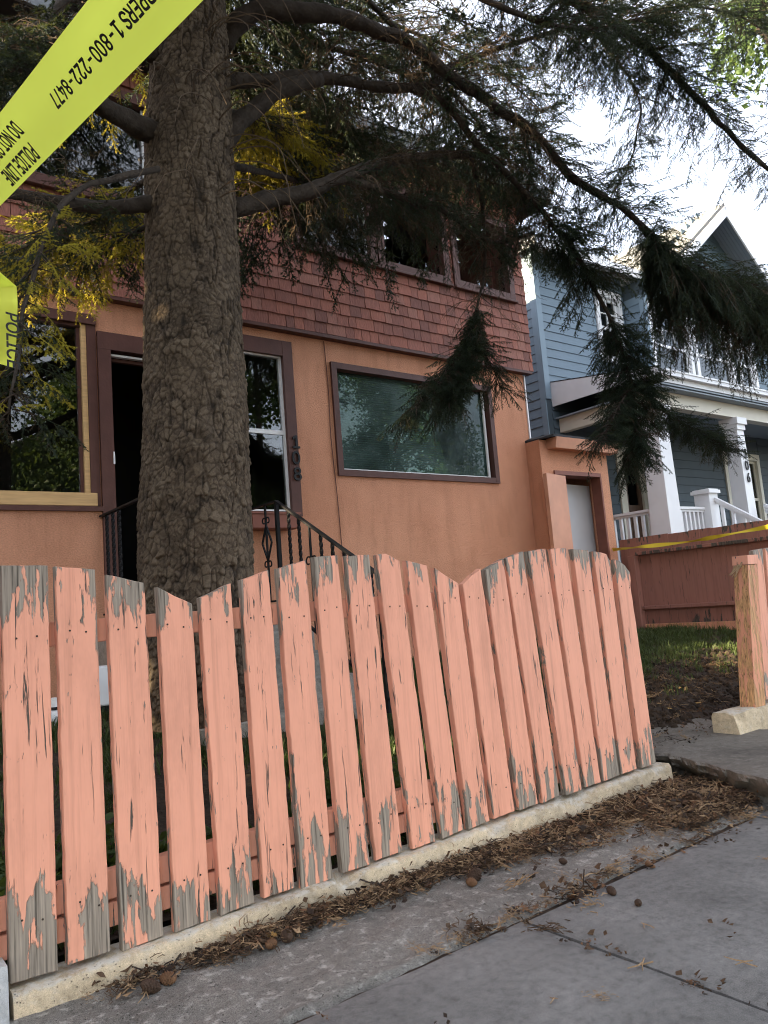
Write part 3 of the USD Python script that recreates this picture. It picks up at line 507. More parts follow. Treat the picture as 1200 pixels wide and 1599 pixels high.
def railing(X, label, full):
    r = thing('iron_railing', label, 'railing', (X, 5.1, 1.1)); top = 1.915; yk, y1 = 5.10, 3.85; sl_ = (1.915-1.36)/(5.10-4.07)
    zr = lambda y: top if y > yk else top-(yk-y)*sl_
    part(r, 'handrail', [beam((X, 5.99, top), (X, yk, top), 0.035, 0.014), beam((X, yk+0.004, top+0.003), (X, y1, zr(y1)), 0.035, 0.014)], 'black_iron')
    part(r, 'bottom_rail', [beam((X, 5.99, 1.16), (X, yk, 1.16), 0.022, 0.014), beam((X, yk, 1.155), (X, y1, zr(y1)-0.76), 0.022, 0.014)], 'black_iron')
    for y in (yk, y1+0.02): part(r, 'post', bx(X-0.014, X+0.014, y-0.014, y+0.014, max(0.3, zr(y)-0.85), zr(y)-0.008), 'black_iron')
    for y in (5.86, 5.72, 5.58, 4.93, 4.79, 4.51, 4.37, 4.23, 4.09, 3.95): part(r, 'baluster', twisted((X, y, (1.16 if y > yk else zr(y)-0.76)), (X, y, zr(y)-0.006)), 'black_iron')
    for yc in ((5.28, 4.65) if full else ()):
        zt = zr(yc); zb = 1.16 if yc > yk else zt-0.76; b = part(r, 'baluster', bx(X-0.007, X+0.007, yc-0.007, yc+0.007, zb, zt-0.006), 'black_iron'); zm = zt-0.30
        if yc > yk:
            dm = [(yc, zm+0.14), (yc-0.075, zm), (yc, zm-0.14), (yc+0.075, zm)]
            part(b, 'scrollwork', [beam((X, *dm[i]), (X, *dm[(i+1) % 4]), 0.012, 0.012) for i in range(4)]+[scroll((X, yc, zm+s2*0.17), 0.032, s) for s in (-1, 1) for s2 in (-1, 1)], 'black_iron')
        else: part(b, 'scrollwork', [scroll((X, yc, zm+0.04), 0.04, s) for s in (-1, 1)], 'black_iron')
railing(2.90, 'black wrought iron railing with scrolls right of the spruce trunk', True)
railing(1.86, 'black wrought iron railing left of the spruce trunk at the door', False)
# things standing on the ground by the steps
b = thing('white_box', 'white boxy appliance with a dark foot and a round hole, behind the left pickets', 'box', (1.55, 4.95, 0.45))
part(b, 'body', cham(1.40, 1.69, 4.88, 5.05, 0.585, 0.822, 0.008), 'plastic_white'); part(b, 'foot', bx(1.41, 1.68, 4.89, 5.04, 0.45, 0.584), 'black_paint'); part(b, 'hole', tube([(1.545, 4.876, 0.72), (1.545, 4.885, 0.72)], 0.017, 14), 'black_paint')
b = thing('white_bottle', 'white plastic bottle with a dark cap band seen through the first picket gap', 'bottle', (1.215, 4.9, 0.40))
ang = [(0.0, 0.055), (0.02, 0.058), (0.15, 0.058), (0.19, 0.045), (0.20, 0.03)]
part(b, 'body', tube([(1.215, 4.9, 0.40+h) for h, _ in ang], [q for _, q in ang], 18), 'plastic_white', smooth=40); part(b, 'cap_band', tube([(1.215, 4.9, 0.602), (1.215, 4.9, 0.618)], 0.034, 16), 'black_paint'); part(b, 'cap', tube([(1.215, 4.9, 0.619), (1.215, 4.9, 0.67)], [0.034, 0.030], 16), 'plastic_white', smooth=40)

# ------------------------------------------------------------------ side entrance
YO = 5.79
en = thing('side_entrance', 'small flat roofed orange entrance porch with its pink door standing open', 'entrance', (7.4, 5.9, 0.4))
part(en, 'wall', [wall_xz(holes((6.80, 0.2, 8.035, 2.83), [(7.02, 0.1, 7.86, 2.44)]), YO, YO+0.16), bx(6.80, 6.90, YO+0.16, 5.998, 0.2, 2.83), bx(6.905, 7.0, 6.0, 7.6, 0.2, 2.83), bx(7.935, 8.035, YO+0.16, 7.6, 0.2, 2.83), bx(7.0, 7.935, 7.5, 7.6, 0.2, 2.83)], 'stucco')
part(en, 'ceiling', bx(6.96, 7.95, YO+0.16, 7.5, 2.62, 2.66), 'room_grey'); part(en, 'lining', [bx(7.001, 7.02, 6.0, 7.49, 0.4, 2.62), bx(7.02, 7.93, 7.47, 7.498, 0.4, 2.62)], 'room_grey')
part(en, 'door_frame', [bx(7.0, 7.05, YO-0.02, YO+0.17, 0.4, 2.425), bx(7.835, 7.862, YO-0.02, YO+0.12, 0.4, 2.425), bx(7.0, 7.862, YO-0.018, YO+0.17, 2.427, 2.475)], 'red_trim')
rf = part(en, 'roof', hexa([(6.72, YO-0.16, 2.835), (6.72, YO-0.16, 2.875), (6.72, 6.0, 2.87), (6.72, 6.0, 2.92), (8.13, YO-0.16, 2.835), (8.13, YO-0.16, 2.875), (8.13, 7.7, 3.02), (8.13, 7.7, 3.06)]) if False else bx(6.90, 8.13, YO-0.14, 7.7, 2.845, 2.875), 'roof_black')
part(rf, 'shingle_edge', [hexa([(6.80, YO-0.0, 2.832), (6.80, YO-0.0, 2.845), (6.80, 6.0, 2.832), (6.80, 6.0, 2.86), (6.90, YO-0.14, 2.845), (6.90, YO-0.14, 2.876), (6.90, 6.0, 2.845), (6.90, 6.0, 2.90)])], 'roof_black')
part(en, 'fascia', [hexa([(6.93, YO-0.125, 2.72), (6.93, YO-0.16, 2.842), (6.93, YO-0.002, 2.72), (6.93, YO-0.002, 2.842), (8.10, YO-0.125, 2.715), (8.10, YO-0.16, 2.842), (8.10, YO-0.002, 2.715), (8.10, YO-0.002, 2.842)])], 'pink_door')
a1 = math.radians(191); hx, hy = 7.10, YO-0.035; ux, uy = math.cos(a1), math.sin(a1)
dr = part(en, 'door', hexa([(hx+ux*t-uy*o*(1), hy+uy*t+ux*o, z) for t in (0, 0.44) for o in (0.0, 0.045) for z in (0.6, 2.40)]), 'pink_door', label='pink wooden door swung fully open')
gd = part(en, 'inner_door', hexa([(x, y, z) for x, y in ((7.20, 5.96), (7.205, 6.00), (7.93, 6.02), (7.93, 6.06)) for z in (0.45, 2.36)]), 'grey_door', label='grey inner door with a lock hole')
part(gd, 'lock_hole', tube([(7.262, 6.002, 1.72), (7.265, 5.975, 1.72)], 0.022, 12), 'black_paint'); part(gd, 'edge_strip', bx(7.165, 7.197, 5.965, 6.01, 0.45, 1.70), 'pine_wood')
# ------------------------------------------------------------------ near picket fence (front faces at y = 2.5)
PK = [(.479,1.256,.610,1.252,.484,.085,.611,.079),(.631,1.249,.752,1.235,.639,.085,.762,.083),(.786,1.218,.909,1.186,.797,.072,.927,.078),(.952,1.169,1.070,1.107,.963,.077,1.084,.080),
 (1.101,1.125,1.220,1.170,1.121,.081,1.243,.087),(1.260,1.180,1.373,1.212,1.280,.091,1.400,.093),(1.411,1.218,1.535,1.244,1.429,.079,1.561,.083),(1.570,1.256,1.679,1.260,1.601,.090,1.726,.090),
 (1.719,1.257,1.835,1.259,1.757,.094,1.886,.097),(1.872,1.258,1.988,1.240,1.936,.092,2.056,.095),(2.024,1.231,2.138,1.206,2.094,.094,2.212,.104),(2.176,1.194,2.305,1.122,2.239,.098,2.362,.106),
 (2.331,1.118,2.450,1.185,2.389,.108,2.516,.113),(2.475,1.176,2.600,1.225,2.544,.109,2.667,.114),(2.621,1.225,2.742,1.255,2.704,.106,2.821,.118),(2.774,1.255,2.899,1.265,2.861,.110,2.980,.110),
 (2.938,1.264,3.056,1.265,3.005,.116,3.127,.117),(3.108,1.261,3.229,1.253,3.150,.115,3.279,.121),(3.274,1.245,3.400,1.205,3.295,.121,3.425,.125),(3.440,1.198,3.563,1.140,3.468,.120,3.594,.123)]
def board(outline, yf, yb, seed, xz=True, rough=0.0018):
    """a sawn board: outline in (x, z), front face at yf with a worn arris; returns mesh and uv"""
    p = Polygon(outline).segmentize(0.035); pc = np.array(p.exterior.coords)[:-1]
    if not p.exterior.is_ccw: pc = pc[::-1]
    q = np.c_[pc*np.array([55, 22]), np.full(len(pc), seed*7.3)]
    c = pc.mean(0); d = pc-np.roll(pc, 1, 0)+np.roll(pc, -1, 0)-pc; nrm = np.c_[d[:, 1], -d[:, 0]]; nrm /= np.linalg.norm(nrm, axis=1)[:, None]
    pc = pc+nrm*((meshkit.fbm(q, 3, seed)-0.5)[:, None]*rough*4)
    k = len(pc); inn = pc-nrm*0.0025; s = 1 if yb > yf else -1
    loops = [np.c_[pc[:, 0], np.full(k, yb), pc[:, 1]], np.c_[pc[:, 0], np.full(k, yf+s*0.003), pc[:, 1]], np.c_[inn[:, 0], np.full(k, yf), inn[:, 1]]]
    v = np.vstack(loops); F = []
    for j in range(2):
        for i in range(k):
            t = (i+1) % k; F += [[j*k+i, j*k+t, (j+1)*k+t], [j*k+i, (j+1)*k+t, (j+1)*k+i]]
    tv, tf = tri2d(Polygon(inn)); 
    def cap(ring, base):
        tr = cKDTree(ring); _, ix = tr.query(tv); return ix[tf]+base
    _, ix = cKDTree(inn).query(tv); F = np.array(F); ft = ix[tf]
    F = np.vstack([F, ft+2*k, ft[:, ::-1]])
    zb, zt = pc[:, 1].min(), pc[:, 1].max(); tt = np.clip((v[:, 2]-zb)/(zt-zb), 0, 1); o = np.array(outline); o = o[np.argsort(o[:, 1])]; lo, hi = o[:2], o[-2:] if len(o) == 4 else o[-3:]
    xl = lo[:, 0].min()+(o[len(o)//2:, 0].min()-lo[:, 0].min())*tt; xr = lo[:, 0].max()+(o[len(o)//2:, 0].max()-lo[:, 0].max())*tt; uv = np.c_[np.clip((v[:, 0]-xl)/(xr-xl), 0, 1), tt]
    m = trimesh.Trimesh(v, F, process=False); m.fix_normals() if False else None
    return (v, F), uv
fence = thing('picket_fence', 'long peeling salmon pink picket fence with a scalloped top along the pavement', 'fence', (2.0, 2.515, 0.08))
pq = np.random.default_rng(77)
for i, (a, az, b, bz, c, cz, d_, dz) in enumerate(PK):
    top = [(a, az), (b, bz)]
    if i == 9: top = [(a, az), (a+0.05, az+0.004), (b, bz-0.012)]
    if i == 19: top = [(a, az), (a+0.04, az-0.006), (a+0.085, az-0.03), (b, bz-0.012), (b+0.002, bz-0.055), (b-0.008, bz-0.085)]
    if i == 18: top = [(a, az), (a+0.06, az-0.006), (a+0.105, az-0.016), (b, bz-0.012)]
    if i == 16: top = [(a, az), (a+0.06, az+0.004), (b, bz)]
    out = [(c, cz), (d_, dz)]+top[::-1]
    y0 = 2.50+(pq.random()-0.5)*0.006
    m, uv = board(out, y0, y0+0.030, i+1)
    p = part(fence, 'picket', m, 'picket_paint', uv=uv)
    hm = []
    for zz in (1.045, 0.235):
        t = (zz-cz)/(az-cz); x0, x1 = c+(a-c)*t, d_+(b-d_)*t
        for fx in (0.28, 0.74):
            xx = x0+(x1-x0)*(fx+(pq.random()-0.5)*0.1); z2 = zz+(pq.random()-0.5)*0.03; hm.append(tube([(xx, y0+0.004, z2), (xx, y0-0.0012, z2)], 0.0032, 8))
    part(p, 'nail_heads', hm, 'twig_bark', kind='stuff')
m, uv = board([(0.322, 0.085), (0.447, 0.085), (0.44, 1.25), (0.315, 1.25)], 2.5, 2.53, 31); part(fence, 'picket', m, 'picket_paint', uv=uv)
for z0, z1 in ((1.00, 1.075), (0.215, 0.30), (0.135, 0.205)):
    m, uv = board([(0.15, z0), (3.59, z0+0.03), (3.59, z1+0.03), (0.15, z1)], 2.536, 2.574, int(z0*90)); part(fence, 'rail', m, 'rail_paint', uv=uv*np.array([0, 0.5])+np.array([0.5, 0.3]))
part(fence, 'rail', hexa([(x, y, z) for x, dz in ((3.48, 0.0), (3.56, 0.0)) for y in (2.545, 2.60) for z in (0.125, 1.0)]), 'rail_paint', label='end post of the fence')
# gate post and the run of pickets beyond the gateway
f2 = thing('picket_fence', 'natural and pink gate post with the start of another picket run, at the right edge', 'fence', (4.7, 2.5, 0.28))
def post_uv(v, z0, z1): return np.c_[np.full(len(v), 0.5), np.clip((v[:, 2]-z0)/(z1-z0), 0, 1)]
def uvpart(parent, name, mesh, mt, z0, z1, label=None):
    v, f = mesh; v = np.asarray(v, float); f = np.asarray(f)
    if f.shape[1] == 4: f = np.vstack([f[:, [0, 1, 2]], f[:, [0, 2, 3]]])
    return part(parent, name, (v[f].reshape(-1, 3), np.arange(len(f)*3).reshape(-1, 3)), mt, uv=post_uv(v[f].reshape(-1, 3), z0, z1), label=label)
def leaning(z0, z1, g=0.0):
    def cx(z): return 4.645+(z-0.28)*0.165
    return hexa([(x, y, z) for x_, s in ((0, -g), (0.125, g)) for y in (2.49-g, 2.585+g) for z in (z0, z1) for x in (cx(z)+x_+s,)])
pst = uvpart(f2, 'gate_post', leaning(0.262, 1.13), 'post_paint', 0.2, 1.25, 'leaning gate post, bare orange wood and pink paint')
uvpart(pst, 'post_cap', leaning(1.134, 1.192, 0.004), 'picket_paint', 0.9, 1.25)
sq = np.random.default_rng(3)
part(pst, 'splinter', [tube([(4.775, 2.52+sq.random()*0.05, 1.12+sq.random()*0.03), (4.73-sq.random()*0.02, 2.54+sq.random()*0.05, 1.08-sq.random()*0.03)], [0.006, 0.002], 5) for _ in range(7)], 'litter_pale', kind='stuff')
for k in range(6):
    x = 4.80+k*0.158; m, uv = board([(x, 0.29), (x+0.122, 0.29), (x+0.222, 1.23+0.01*k), (x+0.10, 1.22+0.01*k)], 2.50, 2.53, 50+k); part(f2, 'picket', m, 'picket_paint', uv=uv)
for z0 in (1.02, 0.42): m, uv = board([(4.90, z0), (5.8, z0), (5.8, z0+0.08), (4.90, z0+0.08)], 2.535, 2.573, 70); part(f2, 'rail', m, 'rail_paint', uv=uv*np.array([0, .5])+np.array([.5, .3]))

# ------------------------------------------------------------------ board fence between the two gardens (plane x = 8.2)
XS = 8.20
bf = thing('board_fence', 'dark pink close boarded fence between the orange house and the blue house', 'fence', (XS, 4.6, 0.5))
bq = np.random.default_rng(9); y = 1.9
while y < 5.80:
    wd = 0.128+bq.random()*0.014; z0 = 0.53; z1 = 1.650+(bq.random()-0.5)*0.012; xo = XS+(bq.random()-0.5)*0.006
    v, f = cham(xo, xo+0.02, y, y+wd, z0, z1, 0.0025); uvpart(bf, 'board', (v, f), 'board_paint', 0.55, 1.7); y += wd+0.0012
for z0, z1, x0 in ((1.432, 1.472, XS-0.085), (0.775, 0.815, XS-0.075)): 
    v, f = cham(x0, XS-0.006, 1.9, 5.60, z0, z1, 0.004); uvpart(bf, 'rail', (v, f), 'board_paint', z0+0.04, z1+0.15)
v, f = cham(XS-0.10, XS-0.004, 5.61, 5.70, 0.42, 1.435, 0.004); uvpart(bf, 'fence_post', (v, f), 'board_paint', 0.3, 1.6)
v, f = cham(XS-0.09, XS-0.004, 3.2, 3.29, 0.40, 1.43, 0.004); uvpart(bf, 'fence_post', (v, f), 'board_paint', 0.3, 1.6)
v, f = cham(XS-0.05, XS-0.008, 1.9, 5.60, 0.50, 0.60, 0.004); uvpart(bf, 'gravel_board', (v, f), 'post_paint', 0.3, 1.0)
# a sagging strip of yellow tape along that fence
pts = spline([at(957, 858.5, 5.78), at(1010, 853, 5.2), at(1075, 846, 4.75), at(1130, 836, 4.3), at(1200, 822.5, 3.85), at(1260, 808, 3.5)], 0.05); pts[:, 0] = np.minimum(pts[:, 0], XS-0.10)
V = []; 
for i, p in enumerate(pts):
    tw = 0.3+0.5*math.sin(i*0.33)+0.25*math.sin(i*0.9); h = 0.017+0.007*math.sin(i*0.5+1); V += [p+np.array([-math.sin(tw)*h, 0, math.cos(tw)*h]), p-np.array([-math.sin(tw)*h, 0, math.cos(tw)*h])]
V = np.array(V); n = len(pts); F = np.array([[2*i, 2*i+1, 2*i+3, 2*i+2] for i in range(n-1)])
single('barrier_tape', (V, F), 'tape_strip', 'thin twisted yellow tape stretched along the dark pink board fence', 'tape', smooth=True)

# ------------------------------------------------------------------ blue house 106
YB, XC = 7.2, 8.72
bh = thing('blue_house', 'blue grey clapboard house with white trim, a gable and a columned porch', 'house', (12, 7.2, 0.5))
bw = part(bh, 'wall', [wall_xz(holes((XC, 0.3, 10.93, 6.15), [(10.20, 4.72, 10.80, 5.82), (9.02, 2.66, 9.78, 3.22), (10.28, 1.2, 10.92, 3.18)]), YB, YB+0.15), bx(XC, XC+0.15, YB+0.15, 16, 0.3, 6.15), wall_xz(holes((10.93, 0.3, 15.4, 8.0), [(11.02, 4.35, 12.12, 5.60), (12.30, 4.35, 13.50, 5.60), (13.75, 4.35, 14.30, 5.60), (12.75, 1.7, 13.9, 3.2)]).intersection(Polygon([(10.9, 0), (15.4, 0), (15.4, 6.0), (13.1, 7.72), (10.9, 6.0)])), 6.8, 6.95), bx(10.93, 11.05, 6.95, YB, 0.3, 6.05), bx(15.25, 15.4, 6.95, 16, 0.3, 6.0)], 'dark_siding')
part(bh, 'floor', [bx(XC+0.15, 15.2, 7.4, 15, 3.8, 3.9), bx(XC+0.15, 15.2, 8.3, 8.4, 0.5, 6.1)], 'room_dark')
def lap_x(x0, x1, y, z0, h, t=0.014):     # a clapboard facing the street
    return hexa([(x, yy, zz) for x in (x0, x1) for yy, zz in ((y-t, z0), (y-0.003, z0+h), (y-0.0008, z0), (y-0.0008, z0+h))])
def lap_y(y0, y1, x, z0, h, t=0.014):     # a clapboard facing the orange house
    return hexa([(xx, yy, zz) for xx, zz in ((x-t, z0), (x-0.003, z0+h), (x-0.0008, z0), (x-0.0008, z0+h)) for yy in (y0, y1)][0:8]) if False else (np.array([(x-t, y0, z0), (x-0.003, y0, z0+h), (x-0.0008, y0, z0), (x-0.0008, y0, z0+h), (x-t, y1, z0), (x-0.003, y1, z0+h), (x-0.0008, y1, z0), (x-0.0008, y1, z0+h)], float), np.array([[0,1,3,2],[4,6,7,5],[0,4,5,1],[2,3,7,6],[0,2,6,4],[1,5,7,3]]))
EX = 0.138; z = 4.14
while z < 6.1:
    for a, b in (((XC+0.10, 10.13), (10.87, 10.925)) if 4.6 < z+EX and z < 5.87 else ((XC+0.10, 10.925),)): part(bw, 'clapboard', lap_x(a, b, YB, z, EX-0.004), 'blue_siding')
    z += EX
z = 0.62
while z < 6.1:
    part(bw, 'clapboard', lap_y(YB+0.10, 13.5, XC, z, EX-0.004), 'blue_siding'); z += EX
z = 1.25
low = []
while z < 3.75:
    for a, b in ([(XC+0.1, 8.95), (9.86, 10.2)] if 2.55 < z+EX and z < 3.3 else [(XC+0.1, 10.2)]): low.append(lap_x(a, b, YB, z, EX-0.004))
    low.append(lap_x(11.0, 12.68, 6.8, z, EX-0.004)); low.append(lap_x(13.98, 15.3, 6.8, z, EX-0.004)); z += EX
part(bw, 'porch_clapboards', low, 'dark_siding', label='dark clapboards on the wall under the porch roof', kind='stuff')  # darker tone than the clapboards above
z = 5.72; gq = np.random.default_rng(4)
while z < 7.7:
    lim = 13.1-(7.70-z)/0.782 if z > 6.0 else 10.95; x = max(10.95, lim); xe = min(15.35, 26.2-lim)
    while x < xe:
        wd = 0.14+gq.random()*0.12; part(bw, 'shake', lap_x(x, min(x+wd, xe), 6.8, z+(gq.random()-0.5)*0.01, 0.158, 0.016), 'blue_shake'); x += wd+0.005
    z += 0.155
z = 4.14
while z < 5.7:
    for a, b in (((10.95, 10.97), (14.36, 15.3)) if z > 4.2 else ((10.95, 15.3),)):
        if b-a > 0.05: part(bw, 'clapboard', lap_x(a, b, 6.8, z, EX-0.004), 'blue_siding')
    part(bw, 'clapboard', lap_y(6.82, YB-0.02, 10.93, z, EX-0.004), 'blue_siding'); z += EX
part(bh, 'corner_board', [bx(XC-0.02, XC+0.095, YB-0.022, YB+0.0, 3.9, 6.15), bx(XC-0.022, XC-0.001, YB, YB+0.095, 0.4, 6.15)], 'blue_corner'); part(bh, 'corner_board', [bx(10.905, 11.0, 6.778, 6.799, 4.1, 5.72), bx(10.903, 10.928, 6.80, 6.88, 4.1, 5.72)], 'blue_corner')
def sash_window(parent, x0, z0, x1, z1, y, muntins=True, trim=0.09, name_label=None, tm='white_paint'):
    w = part(parent, 'window', [bx(x0-trim, x0, y-0.03, y+0.02, z0-trim, z1), bx(x1, x1+trim, y-0.03, y+0.02, z0-trim, z1), bx(x0-trim, x1+trim, y-0.034, y+0.02, z1+0.001, z1+trim*1.3), bx(x0-0.001, x1+0.001, y-0.036, y+0.02, z0-trim, z0)], tm, label=name_label)
    part(w, 'sash', [bx(x0, x0+0.04, y+0.02, y+0.06, z0, z1), bx(x1-0.04, x1, y+0.02, y+0.06, z0, z1), bx(x0+0.04, x1-0.04, y+0.022, y+0.06, z1-0.045, z1), bx(x0+0.04, x1-0.04, y+0.022, y+0.06, z0, z0+0.05), bx(x0+0.04, x1-0.04, y+0.018, y+0.06, (z0+z1)/2-0.025, (z0+z1)/2+0.025)], tm)
    if muntins:
        zm = (z0+z1)/2; n = 2 if x1-x0 < 0.8 else 3; mm = [bx(x0+(x1-x0)*i/n-0.009, x0+(x1-x0)*i/n+0.009, y+0.026, y+0.05, zm+0.025, z1-0.045) for i in range(1, n)]+[bx(x0+0.04, x1-0.04, y+0.028, y+0.05, (zm+z1)/2-0.009, (zm+z1)/2+0.009)]
        part(w, 'muntins', mm, tm, kind='stuff')
    part(w, 'pane', bx(x0+0.04, x1-0.04, y+0.04, y+0.044, z0+0.05, z1-0.045), 'window_glass'); return w
sash_window(bh, 10.24, 4.76, 10.76, 5.78, YB, name_label='narrow upstairs sash window')
for r in ((11.06, 4.40, 12.08, 5.55), (12.34, 4.40, 13.46, 5.55), (13.79, 4.40, 14.26, 5.55)): sash_window(bh, *r, 6.8)
sash_window(bh, 9.06, 2.70, 9.74, 3.18, YB, muntins=False, tm='cream_paint'); sash_window(bh, 12.8, 1.75, 13.85, 3.15, 6.8, muntins=False, tm='cream_paint')
d = part(bh, 'front_door', [bx(10.38, 10.46, YB+0.01, YB+0.06, 1.2, 3.1), bx(10.74, 10.82, YB+0.01, YB+0.06, 1.2, 3.1), bx(10.46, 10.74, YB+0.012, YB+0.06, 1.2, 2.35), bx(10.46, 10.74, YB+0.012, YB+0.06, 2.98, 3.1)], 'brown_door')
part(d, 'pane', bx(10.46, 10.74, YB+0.03, YB+0.034, 2.35, 2.98), 'window_glass'); part(d, 'trim', [bx(10.22, 10.375, YB-0.03, YB+0.05, 1.2, 3.12), bx(10.825, 10.925, YB-0.03, YB+0.05, 1.2, 3.12), bx(10.22, 10.925, YB-0.032, YB+0.05, 3.122, 3.28)], 'cream_paint')
for k in range(2): part(d, 'panel', cham(10.475+k*0.135, 10.595+k*0.135, YB-0.002, YB+0.02, 1.35, 2.25, 0.006), 'brown_door')
# roofs
gy0, gy1, gx0, gxm, gx1, gz0, gzm = 6.38, 12.0, 11.18, 13.12, 15.06, 6.22, 7.74
def roof_slab(a, b, y0, y1, t=0.05):
    (xa, za), (xb, zb) = a, b; return hexa([(x, y, z+dz) for x, z in ((xa, za), (xb, zb)) for y in (y0, y1) for dz in (-t, 0)])
rf = part(bh, 'gable_roof', [roof_slab((gx0-0.1, gz0-0.08), (gxm, gzm), gy0-0.02, gy1), roof_slab((gxm, gzm), (gx1+0.1, gz0-0.08), gy0-0.02, gy1)], 'roof_grey')
part(rf, 'barge_board', [roof_slab((gx0-0.08, gz0-0.117), (gxm, gzm-0.054), gy0-0.05, gy0-0.022, 0.20), roof_slab((gxm, gzm-0.054), (gx1+0.08, gz0-0.117), gy0-0.05, gy0-0.022, 0.20)], 'white_paint', label='white barge boards')
sof = []
for k in range(7):
    y0 = gy0+0.0+k*0.06; sof += [roof_slab((gx0-0.06, gz0-0.10), (gxm, gzm-0.053), y0, y0+0.055, 0.012), roof_slab((gxm, gzm-0.053), (gx1+0.06, gz0-0.10), y0, y0+0.055, 0.012)]
part(rf, 'soffit', sof, 'porch_ceiling', kind='stuff', label='boarded soffit under the gable')
course = []
for k in range(26):
    t0 = k/26; xa, za = gx0-0.1+(gxm-gx0+0.1)*t0, gz0-0.08+(gzm-gz0+0.08)*t0; xb, zb = gx0-0.1+(gxm-gx0+0.1)*(t0+0.05), gz0-0.08+(gzm-gz0+0.08)*(t0+0.05)
    y = gy0-0.02
    while y < gy1:
        wd = 0.25+gq.random()*0.12; course.append(hexa([(xx, yy, zz) for xx, zz, h in ((xa, za, 0), (xb, zb, 0)) for yy in (y, min(y+wd, gy1)) for zz in (zz+0.001, zz+0.002+(0.012 if xx == xa else 0.003))])); y += wd+0.006
part(rf, 'roof_shingles', course, 'roof_grey', kind='stuff', label='grey asphalt shingles')
part(bh, 'main_roof', [hexa([(8.4, 6.85, 6.10), (8.4, 6.85, 6.18), (8.4, 11.5, 8.2), (8.4, 11.5, 8.3), (12.4, 6.85, 6.10), (12.4, 6.85, 6.18), (12.4, 11.5, 8.2), (12.4, 11.5, 8.3)])], 'roof_grey')
part(bh, 'eave_fascia', [bx(8.38, 11.1, 6.82, 6.848, 6.06, 6.20), bx(8.38, 8.398, 6.85, 7.2, 6.06, 6.18)], 'white_paint')
# porch
po = part(bh, 'porch_roof', [hexa([(8.86, 5.40, 3.80), (8.86, 5.40, 3.845), (8.86, 7.19, 4.10), (8.86, 7.19, 4.145), (16.2, 5.40, 3.80), (16.2, 5.40, 3.845), (16.2, 7.19, 4.10), (16.2, 7.19, 4.145)])], 'roof_grey')
part(po, 'rake_board', [hexa([(8.835, 5.42, 3.775), (8.835, 5.42, 3.862), (8.835, 7.56, 3.79), (8.835, 7.56, 4.215), (8.858, 5.42, 3.775), (8.858, 5.42, 3.862), (8.858, 7.19, 3.79), (8.858, 7.19, 4.16)])], 'white_paint', label='white tapering board at the porch roof end')
part(po, 'drip_edge', beam((8.846, 5.40, 3.870), (8.846, 7.56, 4.222), 0.03, 0.012), 'roof_black')
part(po, 'gutter', [bx(8.86, 16.2, 5.33, 5.398, 3.735, 3.80), bx(8.86, 16.2, 5.32, 5.332, 3.79, 3.812), bx(8.86, 16.2, 5.39, 5.402, 3.66, 3.735)], 'white_paint')
part(po, 'ceiling', bx(8.87, 16.2, 5.42, 7.19, 3.60, 3.62), 'porch_ceiling'); part(po, 'soffit', bx(8.87, 16.2, 5.402, 5.56, 3.63, 3.655), 'porch_ceiling')
part(po, 'beam', [bx(8.93, 16.2, 5.56, 5.70, 3.40, 3.598), bx(8.93, 9.05, 5.702, 7.18, 3.52, 3.598), bx(8.93, 9.05, 5.702, 7.18, 3.40, 3.519)], 'cream_paint')
part(bh, 'porch_floor', [bx(8.85, 16.0, 5.50, 6.79, 1.05, 1.18), bx(8.85, 10.92, 6.79, 7.19, 1.05, 1.18), bx(8.9, 16.0, 5.55, 5.60, 0.3, 1.05), bx(8.9, 8.95, 5.6, 7.19, 0.3, 1.05)], 'blue_corner')
def column(x0, x1, y0, y1, cap=True):
    c = part(bh, 'column', [hexa([(x, y, z) for x, s in ((x0, 1), (x1, -1)) for y, t in ((y0, 1), (y1, -1)) for z in (1.18,)] if False else [(x0, y0, 1.18), (x0+0.03, y0+0.03, 3.22), (x0, y1, 1.18), (x0+0.03, y1-0.03, 3.22), (x1, y0, 1.18), (x1-0.03, y0+0.03, 3.22), (x1, y1, 1.18), (x1-0.03, y1-0.03, 3.22)])], 'white_paint')
    part(c, 'capital', [bx(x0+0.01, x1-0.01, y0+0.01, y1-0.01, 3.22, 3.30), bx(x0-0.015, x1+0.015, y0-0.015, y1+0.015, 3.30, 3.398)], 'white_paint'); return c
c1 = column(8.80, 9.10, 5.50, 5.80); c2 = column(10.86, 11.11, 5.52, 5.77); column(13.6, 13.85, 5.52, 5.77)
for ch, zc in (('1', 2.86), ('0', 2.68), ('6', 2.50)):
    v, f = lettering(ch, 0.13, 0.9, depth=0.012); v[:, 0] -= v[:, 0].mean(); part(bh, 'house_number', (upright(v, 11.00, 5.535, zc-0.06), f), 'black_paint', label='black house number '+ch)
def rail_run(a, b, zt, zb, n, along):
    r = part(bh, 'porch_railing', [beam((a[0], a[1], zt), (b[0], b[1], zt), 0.075, 0.035), beam((a[0], a[1], zt-0.035), (b[0], b[1], zt-0.035), 0.045, 0.03)], 'white_paint'); part(r, 'bottom_rail', beam((a[0], a[1], zb), (b[0], b[1], zb), 0.045, 0.04), 'white_paint')
    for i in range(n):
        t = (i+0.5)/n; x, y = a[0]+(b[0]-a[0])*t, a[1]+(b[1]-a[1])*t; part(r, 'baluster', bx(x-0.019, x+0.019, y-0.019, y+0.019, zb+0.02, zt-0.05), 'white_paint')
rail_run((8.93, 7.18), (8.93, 5.80), 2.04, 1.30, 12, 'y'); rail_run((9.10, 5.62), (9.80, 5.62), 2.04, 1.30, 7, 'x'); rail_run((11.6, 5.62), (13.6, 5.62), 2.04, 1.30, 17, 'x')
